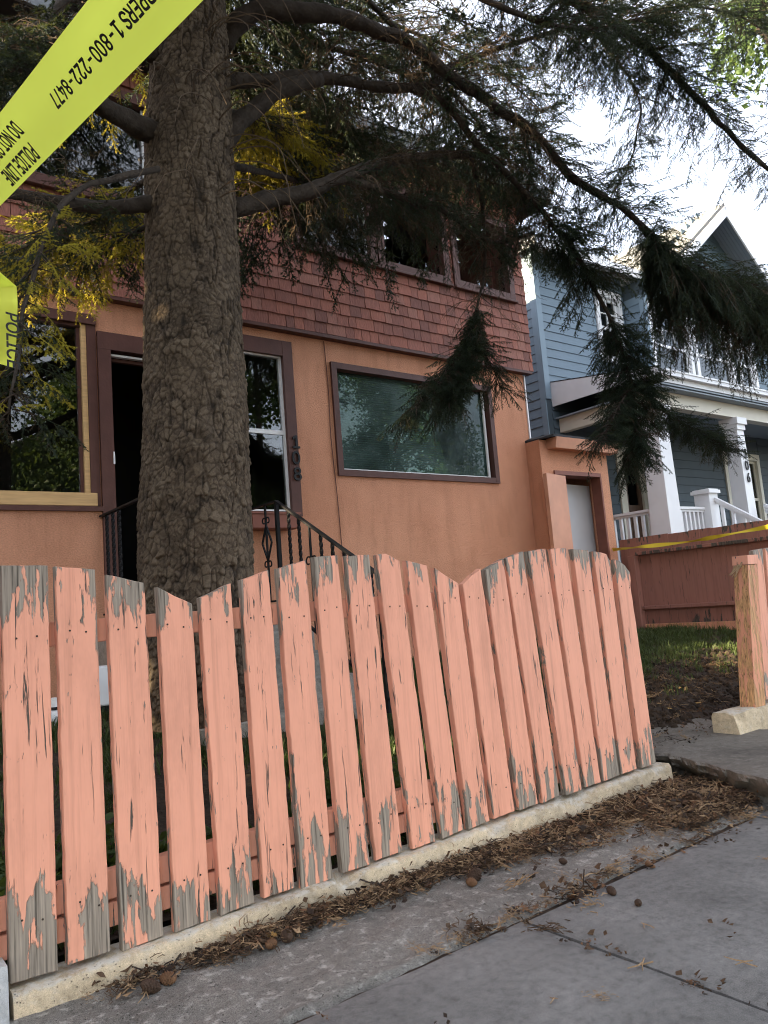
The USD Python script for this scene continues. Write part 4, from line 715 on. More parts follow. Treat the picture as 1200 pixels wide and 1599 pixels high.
nw = part(bh, 'newel_post', bx(9.80, 10.02, 5.50, 5.72, 1.0, 2.24), 'white_paint'); part(nw, 'cap', [bx(9.77, 10.05, 5.47, 5.75, 2.24, 2.285), bx(9.79, 10.03, 5.49, 5.73, 2.285, 2.30)], 'white_paint')
def stair_rail(x, z0):
    a, b = np.array([x, 5.50, z0]), np.array([x, 4.10, z0-0.95]); r = part(bh, 'stair_railing', [beam(a, b, 0.075, 0.04), beam(a-[0, 0, 0.04], b-[0, 0, 0.04], 0.04, 0.03), beam(a-[0, 0, 0.72], b-[0, 0, 0.72], 0.05, 0.05)], 'white_paint')
    for i in range(10):
        p = a+(b-a)*(i+0.6)/10; part(r, 'baluster', bx(p[0]-0.019, p[0]+0.019, p[1]-0.019, p[1]+0.019, p[2]-0.70, p[2]-0.05), 'white_paint')
stair_rail(9.95, 2.16); stair_rail(11.30, 2.10)
for k in range(5): part(bh, 'porch_step', bx(10.0, 11.25, 5.50-0.28*(k+1), 5.499-0.28*k, 0.2, 1.05-0.17*(k+1)), 'step_concrete')

# ------------------------------------------------------------------ pale house beyond the blue one
ph = thing('stucco_house', 'pale beige stucco house beyond the blue house at the right edge', 'house', (18, 8, 0.3))
part(ph, 'wall', [bx(16.6, 25, 6.0, 16, 0.2, 6.6)], 'far_stucco')
part(ph, 'roof', [hexa([(16.2, 5.5, 6.6), (16.2, 5.5, 6.7), (16.2, 16.5, 6.6), (16.2, 16.5, 6.7), (20.8, 5.5, 8.4), (20.8, 5.5, 8.5), (20.8, 16.5, 8.4), (20.8, 16.5, 8.5)]), hexa([(20.8, 5.5, 8.4), (20.8, 5.5, 8.5), (20.8, 16.5, 8.4), (20.8, 16.5, 8.5), (25.4, 5.5, 6.6), (25.4, 5.5, 6.7), (25.4, 16.5, 6.6), (25.4, 16.5, 6.7)])], 'roof_grey')
for yy in (7.0, 9.5): 
    w = part(ph, 'window', bx(16.57, 16.61, yy, yy+1.0, 3.9, 5.2), 'white_paint'); part(w, 'pane', bx(16.56, 16.569, yy+0.08, yy+0.92, 3.98, 5.12), 'room_dark')

# ------------------------------------------------------------------ police tape, strung from the left up over the pavement
def tape_frame():
    A, B = at(-2, 257, 1.0)-[0, 0, CAMH], at(226, -2, 1.0)-[0, 0, CAMH]
    A = A/np.linalg.norm(A)*1.405; B = B/np.linalg.norm(B)*1.02
    return A+[0, 0, CAMH], B+[0, 0, CAMH]
TA, TB = tape_frame(); TD = TB-TA; TL = np.linalg.norm(TD); TD /= TL
def tape_w(p):                           # width direction, square to the run and turned to the street
    w = np.cross(TD, (p-np.array([0, 0, CAMH]))/np.linalg.norm(p-np.array([0, 0, CAMH]))); return w/np.linalg.norm(w)
w0 = tape_w(TA); w1 = tape_w(TB)
if w0[2] > 0: w0, w1 = -w0, -w1          # w points to the lower edge
TW = 0.0762
def tape_pt(s, v):                       # s metres from TA along the run, v from 0 (upper edge) to 1 (lower edge)
    s, v = np.asarray(s, float), np.asarray(v, float); w = w0+(w1-w0)*np.clip(s/TL, -1, 2)[..., None]; w /= np.linalg.norm(w, axis=-1)[..., None]
    nrm = np.cross(w, TD); bow = 0.0035*np.sin((v-0.5)*math.pi)**2
    return TA+TD*s[..., None]+w*((v-0.5)*TW)[..., None]+nrm*(0.004*np.sin(s*5.0)+0.0012*np.sin(s*23+v*3)+0.0016*(meshkit.noise(np.stack([s*9, v*1.6, 0*s], -1))-0.5)+bow)[..., None], nrm
S, Vv = np.meshgrid(np.linspace(-0.62, 1.7, 240), np.linspace(0, 1, 11)); tp, _ = tape_pt(S, Vv)
i = np.arange(S.size).reshape(S.shape); tf = np.stack([i[:-1, :-1], i[:-1, 1:], i[1:, 1:], i[1:, :-1]], -1).reshape(-1, 4)
tape = thing('police_tape', 'yellow police tape with black print stretched diagonally across the upper left corner', 'tape', TA)
part(tape, 'ribbon', (tp.reshape(-1, 3), tf), 'tape_yellow', smooth=True)
def tape_text(txt, h, start_s, vbase, sx, shear=0.16):
    v, f = lettering(txt, h, sx, shear, bold=True, depth=0.0004)
    s = start_s-v[:, 0]; vv = vbase+v[:, 1]/TW   # reads down the run, letter tops towards the lower edge
    p, nrm = tape_pt(s, vv); sgn = np.sign(np.einsum('ij,ij->i', nrm, np.array([0, 0, CAMH])-p)); p = p+nrm*(sgn*(0.0003+v[:, 2]))[:, None]
    part(tape, 'lettering', (p, f), 'black_paint', label='black printed words '+txt)
def text_w(txt, h, sx): v, _ = lettering(txt, h, sx, 0.0, depth=0.0004); return v[:, 0].max()
for base in (0.226, 1.06, -0.60):
    tape_text('CALL CRIME STOPPERS 1-800-222-8477', 0.0172, base+text_w('CALL CRIME STOPPERS 1-800-222-8477', 0.0172, 0.92), 0.385, 0.92)
for base in (0.110, 0.96):
    tape_text('POLICE LINE', 0.0225, base, 0.615, 0.62); tape_text('DO NOT CROSS', 0.0200, base+0.015, 0.205, 0.66)
# a second length of the same kind of tape, folded over a twig and hanging at the left edge
tq = thing('police_tape', 'short end of yellow police tape folded over and hanging at the left edge', 'tape', at(3, 500, 1.9))
def strip(pix, Y): return np.array([at(x, y, yy) for (x, y), yy in zip(pix, Y)])
rows = [((-26, 402), (26, 447)), ((-24, 470), (27.5, 470)), ((-23, 500), (27, 502)), ((-23, 520), (26, 524)), ((-24, 545), (24, 548)), ((-22, 562), (21, 574))]
V = []
for k, (a, b) in enumerate(rows):
    for t in np.linspace(0, 1, 6): V.append(at(a[0]+(b[0]-a[0])*t, a[1]+(b[1]-a[1])*t, 1.9+0.012*math.sin(k*1.7+t*2.0)+0.006*k))
V = np.array(V); i = np.arange(len(V)).reshape(len(rows), 6); F = np.stack([i[:-1, :-1], i[:-1, 1:], i[1:, 1:], i[1:, :-1]], -1).reshape(-1, 4)
part(tq, 'ribbon', (V, F), 'tape_yellow', smooth=True)
fold = np.array([at(26, 447, 1.905), at(-26, 402, 1.905), at(-70, 398, 1.92), at(-75, 450, 1.92), at(-160, 400, 1.95), at(-165, 452, 1.95)])
part(tq, 'folded_end', (fold, np.array([[0, 1, 2], [0, 2, 3], [3, 2, 4], [3, 4, 5]])), 'tape_yellow')
v, f = lettering('POLICE', 0.027, 1.0, 0.16, depth=0.0006)
o = at(7, 488, 1.9); ex = at(9, 560, 1.9)-o; ex /= np.linalg.norm(ex); ey = at(25, 488, 1.9)-o; ey -= ex*(ey@ex); ey /= np.linalg.norm(ey); ez = np.cross(ex, ey)
part(tq, 'lettering', (o+v[:, :1]*ex+v[:, 1:2]*ey+(v[:, 2:3]+0.015)*ez*np.sign(ez@(-o+np.array([0, 0, CAMH]))), f), 'black_paint')
# ------------------------------------------------------------------ spruce: trunk
sp = thing('spruce_tree', 'big old spruce with scaly bark standing right behind the picket fence', 'tree', (1.50, 3.4, 0.15))
TRZ = [(0.0, 1.44, .36), (.3, 1.445, .315), (.7, 1.455, .288), (1.168, 1.475, .268), (1.56, 1.498, .262), (1.87, 1.517, .250), (2.19, 1.525, .244), (2.515, 1.536, .236), (2.85, 1.546, .228), (3.19, 1.553, .221), (3.54, 1.564, .215), (3.91, 1.587, .200), (4.21, 1.60, .188), (6.0, 1.64, .15), (9.0, 1.68, .09), (12.0, 1.7, .02)]
tz, tx, tr = np.array(TRZ).T
def vor(Q, seeds):
    d, ix = cKDTree(seeds).query(Q.reshape(-1, 3), k=2, workers=-1); return d, ix
def trunk_mesh(z0, z1, dz, na):
    zz = np.arange(z0, z1, dz); th = np.linspace(0, 2*np.pi, na, endpoint=False); T, Z = np.meshgrid(th, zz)
    R = np.interp(Z, tz, tr); CX = np.interp(Z, tz, tx); sh_ = T.shape
    c, s = np.cos(T), np.sin(T); Pn = np.stack([c*R, s*R, Z], -1); sd = np.random.default_rng(1)
    def cells(area, squash, warp, wf):
        Q = (Pn+(np.stack([meshkit.fbm(Pn*wf+k*7.7, 3, 3+k) for k in range(3)], -1)-0.5)*warp)*np.array([1.0, 1.0, squash])
        n = int(2*np.pi*0.25*(z1-z0)*squash/area); a = sd.random(n)*2*np.pi; zs = z0+sd.random(n)*(z1-z0); rs = np.interp(zs, tz, tr)
        seeds = np.c_[np.cos(a)*rs, np.sin(a)*rs, zs*squash]; d, ix = vor(Q, seeds)
        return (d[:, 1]-d[:, 0]).reshape(sh_), sd.random(n)[ix[:, 0]].reshape(sh_), ((Q.reshape(-1, 3)-seeds[ix[:, 0]])[:, 2]).reshape(sh_)
    g1, h1, t1 = cells(0.00062, 0.72, 0.026, 24.0); g2, h2, t2 = cells(0.00016, 0.8, 0.012, 60.0)
    p1 = np.clip(g1/0.0055, 0, 1); p2 = np.clip(g2/0.0035, 0, 1)
    fis = np.abs(meshkit.fbm(Pn*np.array([17, 17, 3.6])+4, 3, 31)-0.5)*2; fis = np.clip(1-fis/0.06, 0, 1)
    disp = p1*(0.0012+0.0075*h1**1.5)-np.clip(t1, -.02, .02)*0.15*(0.3+h1)*p1+p2*0.0028*h2-0.007*fis+0.020*(meshkit.fbm(Pn*np.array([3.2, 3.2, 2.4]), 3, 12)-0.5)+0.006*(meshkit.fbm(Pn*70, 3, 9)-0.5)
    for kx, kz, kr, kh in ((-1.75, 3.02, .05, .030), (-1.95, 1.86, .07, .035), (-1.15, 1.80, .06, .03), (-2.5, 2.32, .05, .03), (-2.62, 1.62, .04, .03), (-1.3, 2.5, .06, .025), (-2.05, 2.45, .08, .02)):
        dd = np.sqrt((((T-(kx % (2*np.pi))+np.pi) % (2*np.pi)-np.pi)*R)**2+((Z-kz)*0.8)**2); disp += kh*np.exp(-(dd/kr)**2)-kh*0.9*np.exp(-(dd/(kr*0.4))**2)
    crev = np.clip(0.25+0.45*p1+0.15*p2+0.35*(h1-0.5)-0.6*fis+0.2*(h2-0.5), 0, 1)  # random plate tone, plus shade painted into cracks and low plates
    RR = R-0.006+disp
    v = np.stack([CX+RR*c, 3.4+RR*s, Z], -1).reshape(-1, 3); i = np.arange(T.size).reshape(sh_); j = np.roll(i, -1, 1)
    f = np.stack([i[:-1], j[:-1], j[1:], i[1:]], -1).reshape(-1, 4); return (v, np.vstack([f[:, [0, 1, 2]], f[:, [0, 2, 3]]])), crev.reshape(-1)
tm, crev = trunk_mesh(0.6, 4.7, 0.0045, 420)
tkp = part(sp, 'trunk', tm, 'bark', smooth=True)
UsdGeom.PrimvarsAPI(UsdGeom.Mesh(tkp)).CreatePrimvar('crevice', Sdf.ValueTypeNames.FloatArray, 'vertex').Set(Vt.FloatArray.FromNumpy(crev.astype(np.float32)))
part(sp, 'upper_trunk', tube([(x, 3.4, z) for z, x, r in zip(tz, tx, tr) if z > 4]+[], [r for z, r in zip(tz, tr) if z > 4], 14), 'tree_bark', smooth=True)

# ------------------------------------------------------------------ spruce: sprays
def needles(segs, per_m, ln, wd, q):
    V, n = [], 0
    for a, b in segs:
        L = np.linalg.norm(b-a); k = max(2, int(L*per_m)); t = q.random(k)[:, None]; ax = (b-a)/L
        r = q.normal(size=(k, 3)); r[:, 2] = np.abs(r[:, 2])*0.9+0.1*r[:, 2]; r -= (r@ax)[:, None]*ax; r /= np.linalg.norm(r, axis=1)[:, None]
        d = ax*0.72+r*(0.75+0.2*q.random((k, 1))); d /= np.linalg.norm(d, axis=1)[:, None]
        w = np.cross(d, q.normal(size=(k, 3))); w /= np.linalg.norm(w, axis=1)[:, None]; p = a+(b-a)*t; l = ln*(0.7+0.5*q.random((k, 1)))
        V.append(np.stack([p-w*wd/2, p+w*wd/2, p+d*l], 1))
    V = np.vstack(V).reshape(-1, 3); return V, np.arange(len(V)).reshape(-1, 3)
def spray(L, nside, seed, per_m=400, side=0.36, droop=0.25, curl=0.5, sub=True, ln=0.018, wd=0.0050):
    q = np.random.default_rng(seed); segs, wood = [], []
    def run(p, d, l, r, g, lev):
        n = max(2, int(l/0.08)); pts = [p]
        for i in range(n):
            d = d+np.array([0, 0, -g/n])+q.normal(size=3)*0.05; d /= np.linalg.norm(d); pts.append(pts[-1]+d*l/n)
        pts = np.array(pts); wood.append(tube(pts, np.linspace(r, r*0.35, len(pts)), 3, cap=False)); segs.extend((pts[i], pts[i+1]) for i in range(len(pts)-1) if lev or i > 0); return pts
    m = run(np.zeros(3), np.array([1.0, 0, 0]), L, 0.0030, droop, 0)
    for i in range(nside):
        t = 0.12+0.8*(i+q.random()*0.6)/nside; k = t*(len(m)-1); p = m[int(k)]+(m[min(int(k)+1, len(m)-1)]-m[int(k)])*(k-int(k)); s = 1 if i % 2 else -1
        l = L*side*(1.05-t*0.75)*(0.75+0.5*q.random()); d = np.array([0.72, s*(0.62+0.2*q.random()), -0.05-curl*q.random()*0.6]); sp_ = run(p, d/np.linalg.norm(d), l, 0.0018, curl, 1)
        if sub and l > 0.09:
            for s2 in (-1, 1):
                d2 = np.array([0.8, s*0.2+s2*0.5, -0.2-0.4*q.random()]); run(sp_[len(sp_)//2], d2/np.linalg.norm(d2), l*0.45, 0.0014, curl, 1)
    return cat(wood), needles(segs, per_m, ln, wd, q)
def bare(L, nside, seed, curl=0.5, r=0.0028):
    q = np.random.default_rng(seed); wood = []
    def run(p, d, l, r, g):
        n = 5; pts = [p]
        for i in range(n): d = d+np.array([0, 0, -g/n])+q.normal(size=3)*0.16; d /= np.linalg.norm(d); pts.append(pts[-1]+d*l/n)
        wood.append(tube(pts, np.linspace(r, r*0.4, n+1), 3, cap=False)); return np.array(pts)
    m = run(np.zeros(3), np.array([1.0, 0, 0]), L, r, curl*0.5)
    for i in range(nside):
        p = m[1+q.integers(5)]; d = np.array([0.5, q.normal()*0.6, -0.3*q.random()+0.15*q.normal()]); b2 = run(p, d/np.linalg.norm(d), L*(0.25+0.4*q.random()), r*0.6, curl)
        for _ in range(2): d = q.normal(size=3)*0.6+np.array([0.5, 0, -0.4]); run(b2[2+q.integers(3)], d/np.linalg.norm(d), L*0.18, r*0.4, curl)
    return cat(wood)
PROTO = []
for k in range(5):                       # 0-4 green flat sprays
    w, n = spray(0.25+0.025*k, 9, 100+k); PROTO.append([('needle_spray', cat([w, n]), 'spruce_needle', False)])
for k in range(4):                       # 5-8 green pendulous strands
    w, n = spray(0.30, 10, 200+k, side=0.22, droop=0.1, curl=0.9, sub=False); PROTO.append([('needle_spray', cat([w, n]), 'spruce_needle', False)])
for k in range(4): PROTO.append([('twig', bare(0.34, 8, 300+k), 'dead_twig', False)])          # 9-12 bare
for k in range(3):                       # 13-15 half dead, rusty needles
    w, n = spray(0.32, 8, 400+k, per_m=210, sub=False, curl=0.8); PROTO.append([('needle_spray', cat([w, n]), 'dead_needle', False)])
for k in range(3):                       # 16-18 sprays with golden sunlight painted into the needle colour
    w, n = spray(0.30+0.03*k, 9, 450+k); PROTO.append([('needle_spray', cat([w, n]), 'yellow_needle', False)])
G, ST, BA, DE = list(range(5)), list(range(5, 9)), list(range(9, 13)), list(range(13, 16)); YE = [16, 17, 18]
fq = np.random.default_rng(2024)
INST = dict(p=[], d=[], s=[], i=[], u=[]); TWIGS = []
def px_poly(l): return spline([at(*p) for p in l], 0.035)
def mixof(g, st, ba, de):
    tot = g+st+ba+de; return [(G, g/tot), (ST, st/tot), (BA, ba/tot), (DE, de/tot)]
def pick(mix):
    u = fq.random()
    for ids, w in mix:
        if u < w: return ids[fq.integers(len(ids))]
        u -= w
    return mix[0][0][0]
def put(p, d, s, i, up=(0, 0, 1)): INST['p'].append(p); INST['d'].append(d); INST['s'].append(s); INST['i'].append(i); INST['u'].append(up)
def dress(poly, per_m, ln, grav, mix, t0=0.0, t1=1.0, side=1.0, sc=1.0, step=0.135, fwd=0.5, rad=0.0035):
    seg = np.linalg.norm(np.diff(poly, axis=0), axis=1); cum = np.r_[0, np.cumsum(seg)]; L = cum[-1]; n = int(per_m*L*(t1-t0))
    for k in range(n):
        s = L*(t0+(t1-t0)*(k+fq.random())/n); j = min(np.searchsorted(cum, s), len(poly)-1); p = poly[j]+fq.normal(size=3)*0.012; tg = poly[min(j+1, len(poly)-1)]-poly[max(j-1, 0)]; tg = tg/np.linalg.norm(tg)
        lat = np.cross(tg, [0, 0, 1.0]); lat /= np.linalg.norm(lat)+1e-9; sg = 1 if fq.random() < 0.5 else -1
        d = lat*sg*side*(0.4+0.8*fq.random())+tg*fwd*(0.3+fq.random())+np.array([0, 0, fq.normal()*0.25]); d /= np.linalg.norm(d)
        l = ln[0]+(ln[1]-ln[0])*fq.random()**1.3; m = max(2, int(l/0.06)); pts = [p]
        for _ in range(m): d = d+np.array([0, 0, -grav*0.06])+fq.normal(size=3)*0.09; d /= np.linalg.norm(d); pts.append(pts[-1]+d*l/m)
        pts = np.array(pts); TWIGS.append(tube(pts, np.linspace(rad, rad*0.35, len(pts)), 3, cap=False))
        q = 0.05
        while q < l:
            jj = min(int(q/l*m), m-1); tt = pts[jj+1]-pts[jj]; tt /= np.linalg.norm(tt); r = fq.normal(size=3); r -= (r@tt)*tt; r /= np.linalg.norm(r)
            dd = tt*0.75+r*0.7+np.array([0, 0, -0.12*grav]); put(pts[jj], dd, sc*(0.65+0.42*fq.random())*(1.0-0.35*q/l), pick(mix)); q += step*(0.7+0.6*fq.random())
        put(pts[-1], pts[-1]-pts[-2], sc*(0.6+0.35*fq.random()), pick(mix))
LIMBS = {
 'a': [(345,70,3.4),(372,35,3.32),(410,12,3.25),(480,18,3.2),(560,35,3.15),(645,70,3.1),(695,110,3.05),(765,160,3.0),(810,190,3.0),(860,235,2.95),(900,280,2.95),(950,310,2.9),(1000,350,2.9),(1040,392,2.85),(1075,430,2.85)],
 'b': [(330,127,3.4),(420,125,3.35),(520,122,3.3),(600,135,3.25),(670,132,3.2),(700,105,3.2),(765,80,3.2),(825,60,3.15),(880,45,3.1),(925,42,3.1)],
 'c': [(335,230,3.4),(375,190,3.36),(400,170,3.35),(440,140,3.3),(500,125,3.29)],
 'd': [(335,325,3.4),(380,318,3.36),(430,310,3.35),(500,290,3.3),(560,268,3.3),(620,250,3.3),(700,242,3.25),(760,244,3.25),(790,256,3.25)],
 'e': [(540,276,3.3),(600,300,3.35),(640,312,3.35),(700,335,3.3),(765,376,3.3),(800,374,3.3),(835,364,3.25)],
 'f': [(640,136,3.22),(700,165,3.15),(740,220,3.1),(815,295,3.05),(870,360,3.0),(900,395,2.95),(930,450,2.95),(960,515,2.95),(982,580,2.95),(990,650,2.98),(988,715,3.0)],
 'g': [(330,-150,3.4),(600,-85,3.0),(760,-48,2.85),(895,0,2.75),(950,30,2.7),(1000,68,2.7),(1050,115,2.7),(1100,160,2.65),(1130,200,2.65),(1175,240,2.6),(1210,268,2.6),(1270,300,2.55)],
 'h': [(250,318,3.4),(150,322,3.38),(80,312,3.35),(30,304,3.3),(-60,296,3.2)],
 'i': [(250,215,3.4),(180,178,3.3),(130,145,3.2),(60,108,3.05),(0,88,2.95),(-80,60,2.8)],
 'j': [(265,-60,3.4),(140,-10,3.2),(90,20,3.1),(45,50,3.0),(0,82,2.95),(-60,115,2.9)],
 'k': [(250,85,3.4),(110,58,3.2),(60,62,3.1),(0,68,3.0),(-60,70,2.9)],
 'l': [(735,244,3.25),(752,310,3.35),(757,400,3.4),(748,470,3.4),(728,560,3.45),(700,625,3.48)],
 'la': [(730,535,3.45),(690,590,3.47),(645,640,3.5)],
 'lb': [(738,520,3.42),(765,565,3.42),(782,605,3.43)],
 'm': [(982,590,2.95),(1030,640,2.9),(1085,672,2.86),(1135,703,2.82)],
 'n': [(1000,350,2.9),(1040,412,2.82),(1110,448,2.75),(1180,470,2.7),(1250,495,2.65)],
 'o': [(335,160,3.6),(380,185,4.0),(420,215,4.35),(455,262,4.55)],
 'p': [(270,250,3.6),(200,300,4.1),(130,345,4.5),(50,395,4.7),(-30,440,4.8)],
 'q': [(268,290,3.5),(170,335,3.9),(100,360,4.0),(30,390,4.0),(-40,410,4.0)],
 'r': [(245,260,3.2),(120,300,3.0),(60,400,2.85),(40,480,2.8),(28,560,2.75),(16,640,2.7)],
 's': [(350,180,3.7),(470,200,4.3),(600,230,4.6),(720,280,4.8),(800,330,4.9)],
 't': [(350,255,3.7),(480,285,4.4),(600,325,4.8),(700,365,5.0)],
 'u': [(340,-100,3.6),(480,-20,4.1),(620,40,4.4),(760,100,4.5),(850,175,4.5)],
 'v': [(350,-40,3.6),(480,60,4.0),(620,110,4.2),(740,190,4.3),(820,260,4.4)],
 'w': [(600,-85,3.0),(780,10,2.6),(900,45,2.5),(1000,30,2.4),(1100,10,2.35),(1210,50,2.3)],
 'x': [(895,0,2.75),(960,90,2.9),(1000,160,3.0),(985,250,3.05),(960,300,3.1)],
 'y': [(810,190,3.0),(830,260,3.15),(815,340,3.2),(800,430,3.25)],
 'ba': [(258,330,3.5),(180,380,3.9),(110,410,4.1),(20,420,4.2)],
 'bc': [(985,600,2.95),(960,650,2.98),(935,690,3.0)],
 'z': [(258,20,3.5),(150,60,4.0),(60,130,4.4),(-20,200,4.6)],
}
RAD = dict(ba=(.014, .004), bc=(.007, .003), a=(.050, .014), b=(.042, .006), c=(.052, .036), d=(.048, .020), e=(.026, .010), f=(.024, .006), g=(.05, .012), h=(.038, .020), i=(.05, .025), j=(.05, .02), k=(.035, .015), l=(.014, .004), m=(.008, .003), la=(.007, .003), lb=(.006, .003), n=(.016, .006), o=(.02, .006), p=(.02, .005), q=(.018, .005), r=(.016, .004), s=(.024, .006), t=(.024, .006), u=(.03, .006), v=(.026, .006), w=(.02, .005), x=(.012, .004), y=(.010, .003), z=(.03, .006))
PL = {}
for k, l in LIMBS.items():
    PL[k] = px_poly(l); pp = PL[k]+0.022*(np.stack([meshkit.noise(PL[k]*6+s) for s in (0, 9, 21)], 1)-0.5)
    rr = np.linspace(*RAD[k], len(pp))*(1+0.25*(meshkit.noise(pp*14)-0.5))
    bv, bf = tube(pp, rr, 14); kk = 14*len(pp); cc = np.repeat(pp, 14, 0); dd = bv[:kk]-cc; bv[:kk] = cc+dd*(1+0.55*(meshkit.fbm(bv[:kk]*38, 3, 7)-0.5)+0.45*(meshkit.fbm(bv[:kk]*12, 2, 8)-0.5))[:, None]
    fl = np.exp(-np.linalg.norm(cc-np.array([1.55, 3.4, 0])*np.array([1, 1, 0])-cc*np.array([0, 0, 1]), axis=1)/0.12)*1.6 if k in 'abcdghijk' else np.zeros(kk); bv[:kk] += dd*fl[:, None]*0.6
    part(sp, 'branch', (bv, bf), 'tree_bark', smooth=True)
GREEN, MIX, DEAD, BARE = mixof(5, 5, .2, .2), mixof(4, 4, 1.2, 1), mixof(2, 2, 3, 2), mixof(0.6, 0.8, 6, 1)
GOLD = [(YE, 0.62), (G, 0.3), (BA, 0.08)]  # mix for boughs whose sunlit look is put into the colour
dress(PL['a'], 22, (.12, .40), 1.6, MIX, 0.30, 0.60); dress(PL['a'], 78, (.10, .30), 1.8, GREEN, 0.56, 0.94, sc=0.8); dress(PL['a'], 14, (.1, .35), 1.6, BARE, 0.1, 0.55)
dress(PL['b'], 16, (.10, .35), 1.4, BARE, 0.12, 0.9); dress(PL['b'], 16, (.1, .3), 1.2, MIX, 0.5, 1.0, sc=0.8)
dress(PL['c'], 10, (.1, .3), 1.4, BARE, 0.3, 1.0)
dress(PL['d'], 20, (.15, .42), 2.2, DEAD, 0.22, 1.0); dress(PL['d'], 27, (.15, .38), 2.2, MIX, 0.42, 1.0, sc=0.85)
dress(PL['e'], 34, (.12, .38), 2.4, DEAD, 0.1, 0.95, sc=0.85); dress(PL['e'], 26, (.12, .34), 2.4, MIX, 0.1, 0.75, sc=0.85)
dress(PL['f'], 44, (.12, .32), 1.8, MIX, 0.12, 0.45, sc=0.85); dress(PL['f'], 170, (.08, .24), 1.6, GREEN, 0.38, 0.58, sc=0.85); dress(PL['f'], 24, (.05, .12), 1.6, MIX, 0.58, 0.70, sc=0.5); dress(PL['f'], 260, (.06, .21), 3.0, GREEN, 0.67, 0.99, sc=0.75, step=0.08)
dress(PL['g'], 78, (.12, .38), 1.5, GREEN, 0.30, 0.72, sc=0.95); dress(PL['g'], 60, (.06, .20), 1.5, GREEN, 0.72, 0.98, sc=0.7); dress(PL['g'], 8, (.15, .35), 1.6, BARE, 0.4, 0.85)
dress(PL['h'], 12, (.1, .3), 1.5, BARE, 0.2, 1.0); dress(PL['i'], 18, (.1, .35), 1.5, MIX, 0.25, 1.0); dress(PL['j'], 30, (.1, .34), 1.6, MIX, 0.2, 1.0); dress(PL['k'], 24, (.1, .3), 1.6, MIX, 0.2, 1.0)
dress(PL['l'], 30, (.1, .24), 1.6, BARE, 0.0, 0.55, sc=.8); dress(PL['l'], 240, (.08, .22), 1.6, GREEN, 0.60, 0.98, fwd=0.7, sc=0.72, step=0.09)
dress(PL['la'], 190, (.07, .17), 1.6, GREEN, 0.0, 1.0, fwd=.8, sc=.55, step=0.08); dress(PL['lb'], 170, (.06, .14), 1.6, GREEN, 0.0, 1.0, fwd=.8, sc=.5, step=0.08)
dress(PL['m'], 190, (.05, .13), 1.4, GREEN, 0.0, 1.0, fwd=0.9, sc=0.5, step=0.08)
dress(PL['n'], 230, (.18, .64), 3.2, mixof(3, 6, .4, .5), 0.05, 1.0, step=0.10, sc=.9); dress(PL['n'], 170, (.06, .20), 2.4, GREEN, 0.0, 1.0, sc=.85)
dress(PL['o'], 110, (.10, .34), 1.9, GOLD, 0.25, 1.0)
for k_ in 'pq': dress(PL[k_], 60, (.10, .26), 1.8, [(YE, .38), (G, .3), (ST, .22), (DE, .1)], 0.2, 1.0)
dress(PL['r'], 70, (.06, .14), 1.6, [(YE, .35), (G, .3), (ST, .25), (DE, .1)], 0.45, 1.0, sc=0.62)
for k_ in 'st': dress(PL[k_], 36, (.15, .40), 2.2, mixof(3.5, 4, 1.6, 1.2), 0.30, 0.8)
dress(PL['u'], 44, (.2, .5), 1.7, mixof(4, 4, .8, 1), 0.22, 1.0); dress(PL['v'], 54, (.2, .5), 1.7, mixof(4, 4, .8, 1), 0.30, 1.0)
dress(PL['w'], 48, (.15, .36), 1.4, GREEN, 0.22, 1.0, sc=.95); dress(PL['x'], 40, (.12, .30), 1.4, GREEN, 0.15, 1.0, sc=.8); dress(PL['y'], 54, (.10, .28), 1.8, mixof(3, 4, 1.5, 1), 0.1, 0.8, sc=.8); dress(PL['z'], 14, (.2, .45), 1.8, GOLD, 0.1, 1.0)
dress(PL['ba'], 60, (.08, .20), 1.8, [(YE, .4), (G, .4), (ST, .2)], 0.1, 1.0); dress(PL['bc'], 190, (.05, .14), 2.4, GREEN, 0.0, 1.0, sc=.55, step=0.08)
cwq = np.random.default_rng(12)
for k in range(30):                       # the crown above: boughs all round except at the back left
    zz = 4.75+cwq.random()**1.3*4.2; a = math.radians(cwq.uniform(-175, 62)); L_ = 3.1*(1-(zz-4.0)/9.0)*(0.8+0.3*cwq.random()); x0 = float(np.interp(zz, tz, tx)); cpl = spline([(x0+math.cos(a)*L_*t, 3.4+math.sin(a)*L_*t, zz+0.25*t-0.75*t*t) for t in (0, .3, .6, 1.0)], 0.12)
    part(sp, 'branch', tube(cpl, np.linspace(0.035, 0.006, len(cpl)), 7), 'tree_bark', smooth=True); dress(cpl, 15, (.25, .6), 1.6, GREEN, 0.12, 1.0, sc=1.9, step=0.24)
part(sp, 'branchlets', TWIGS, 'twig_bark', kind='stuff', label='thin hanging branchlets')
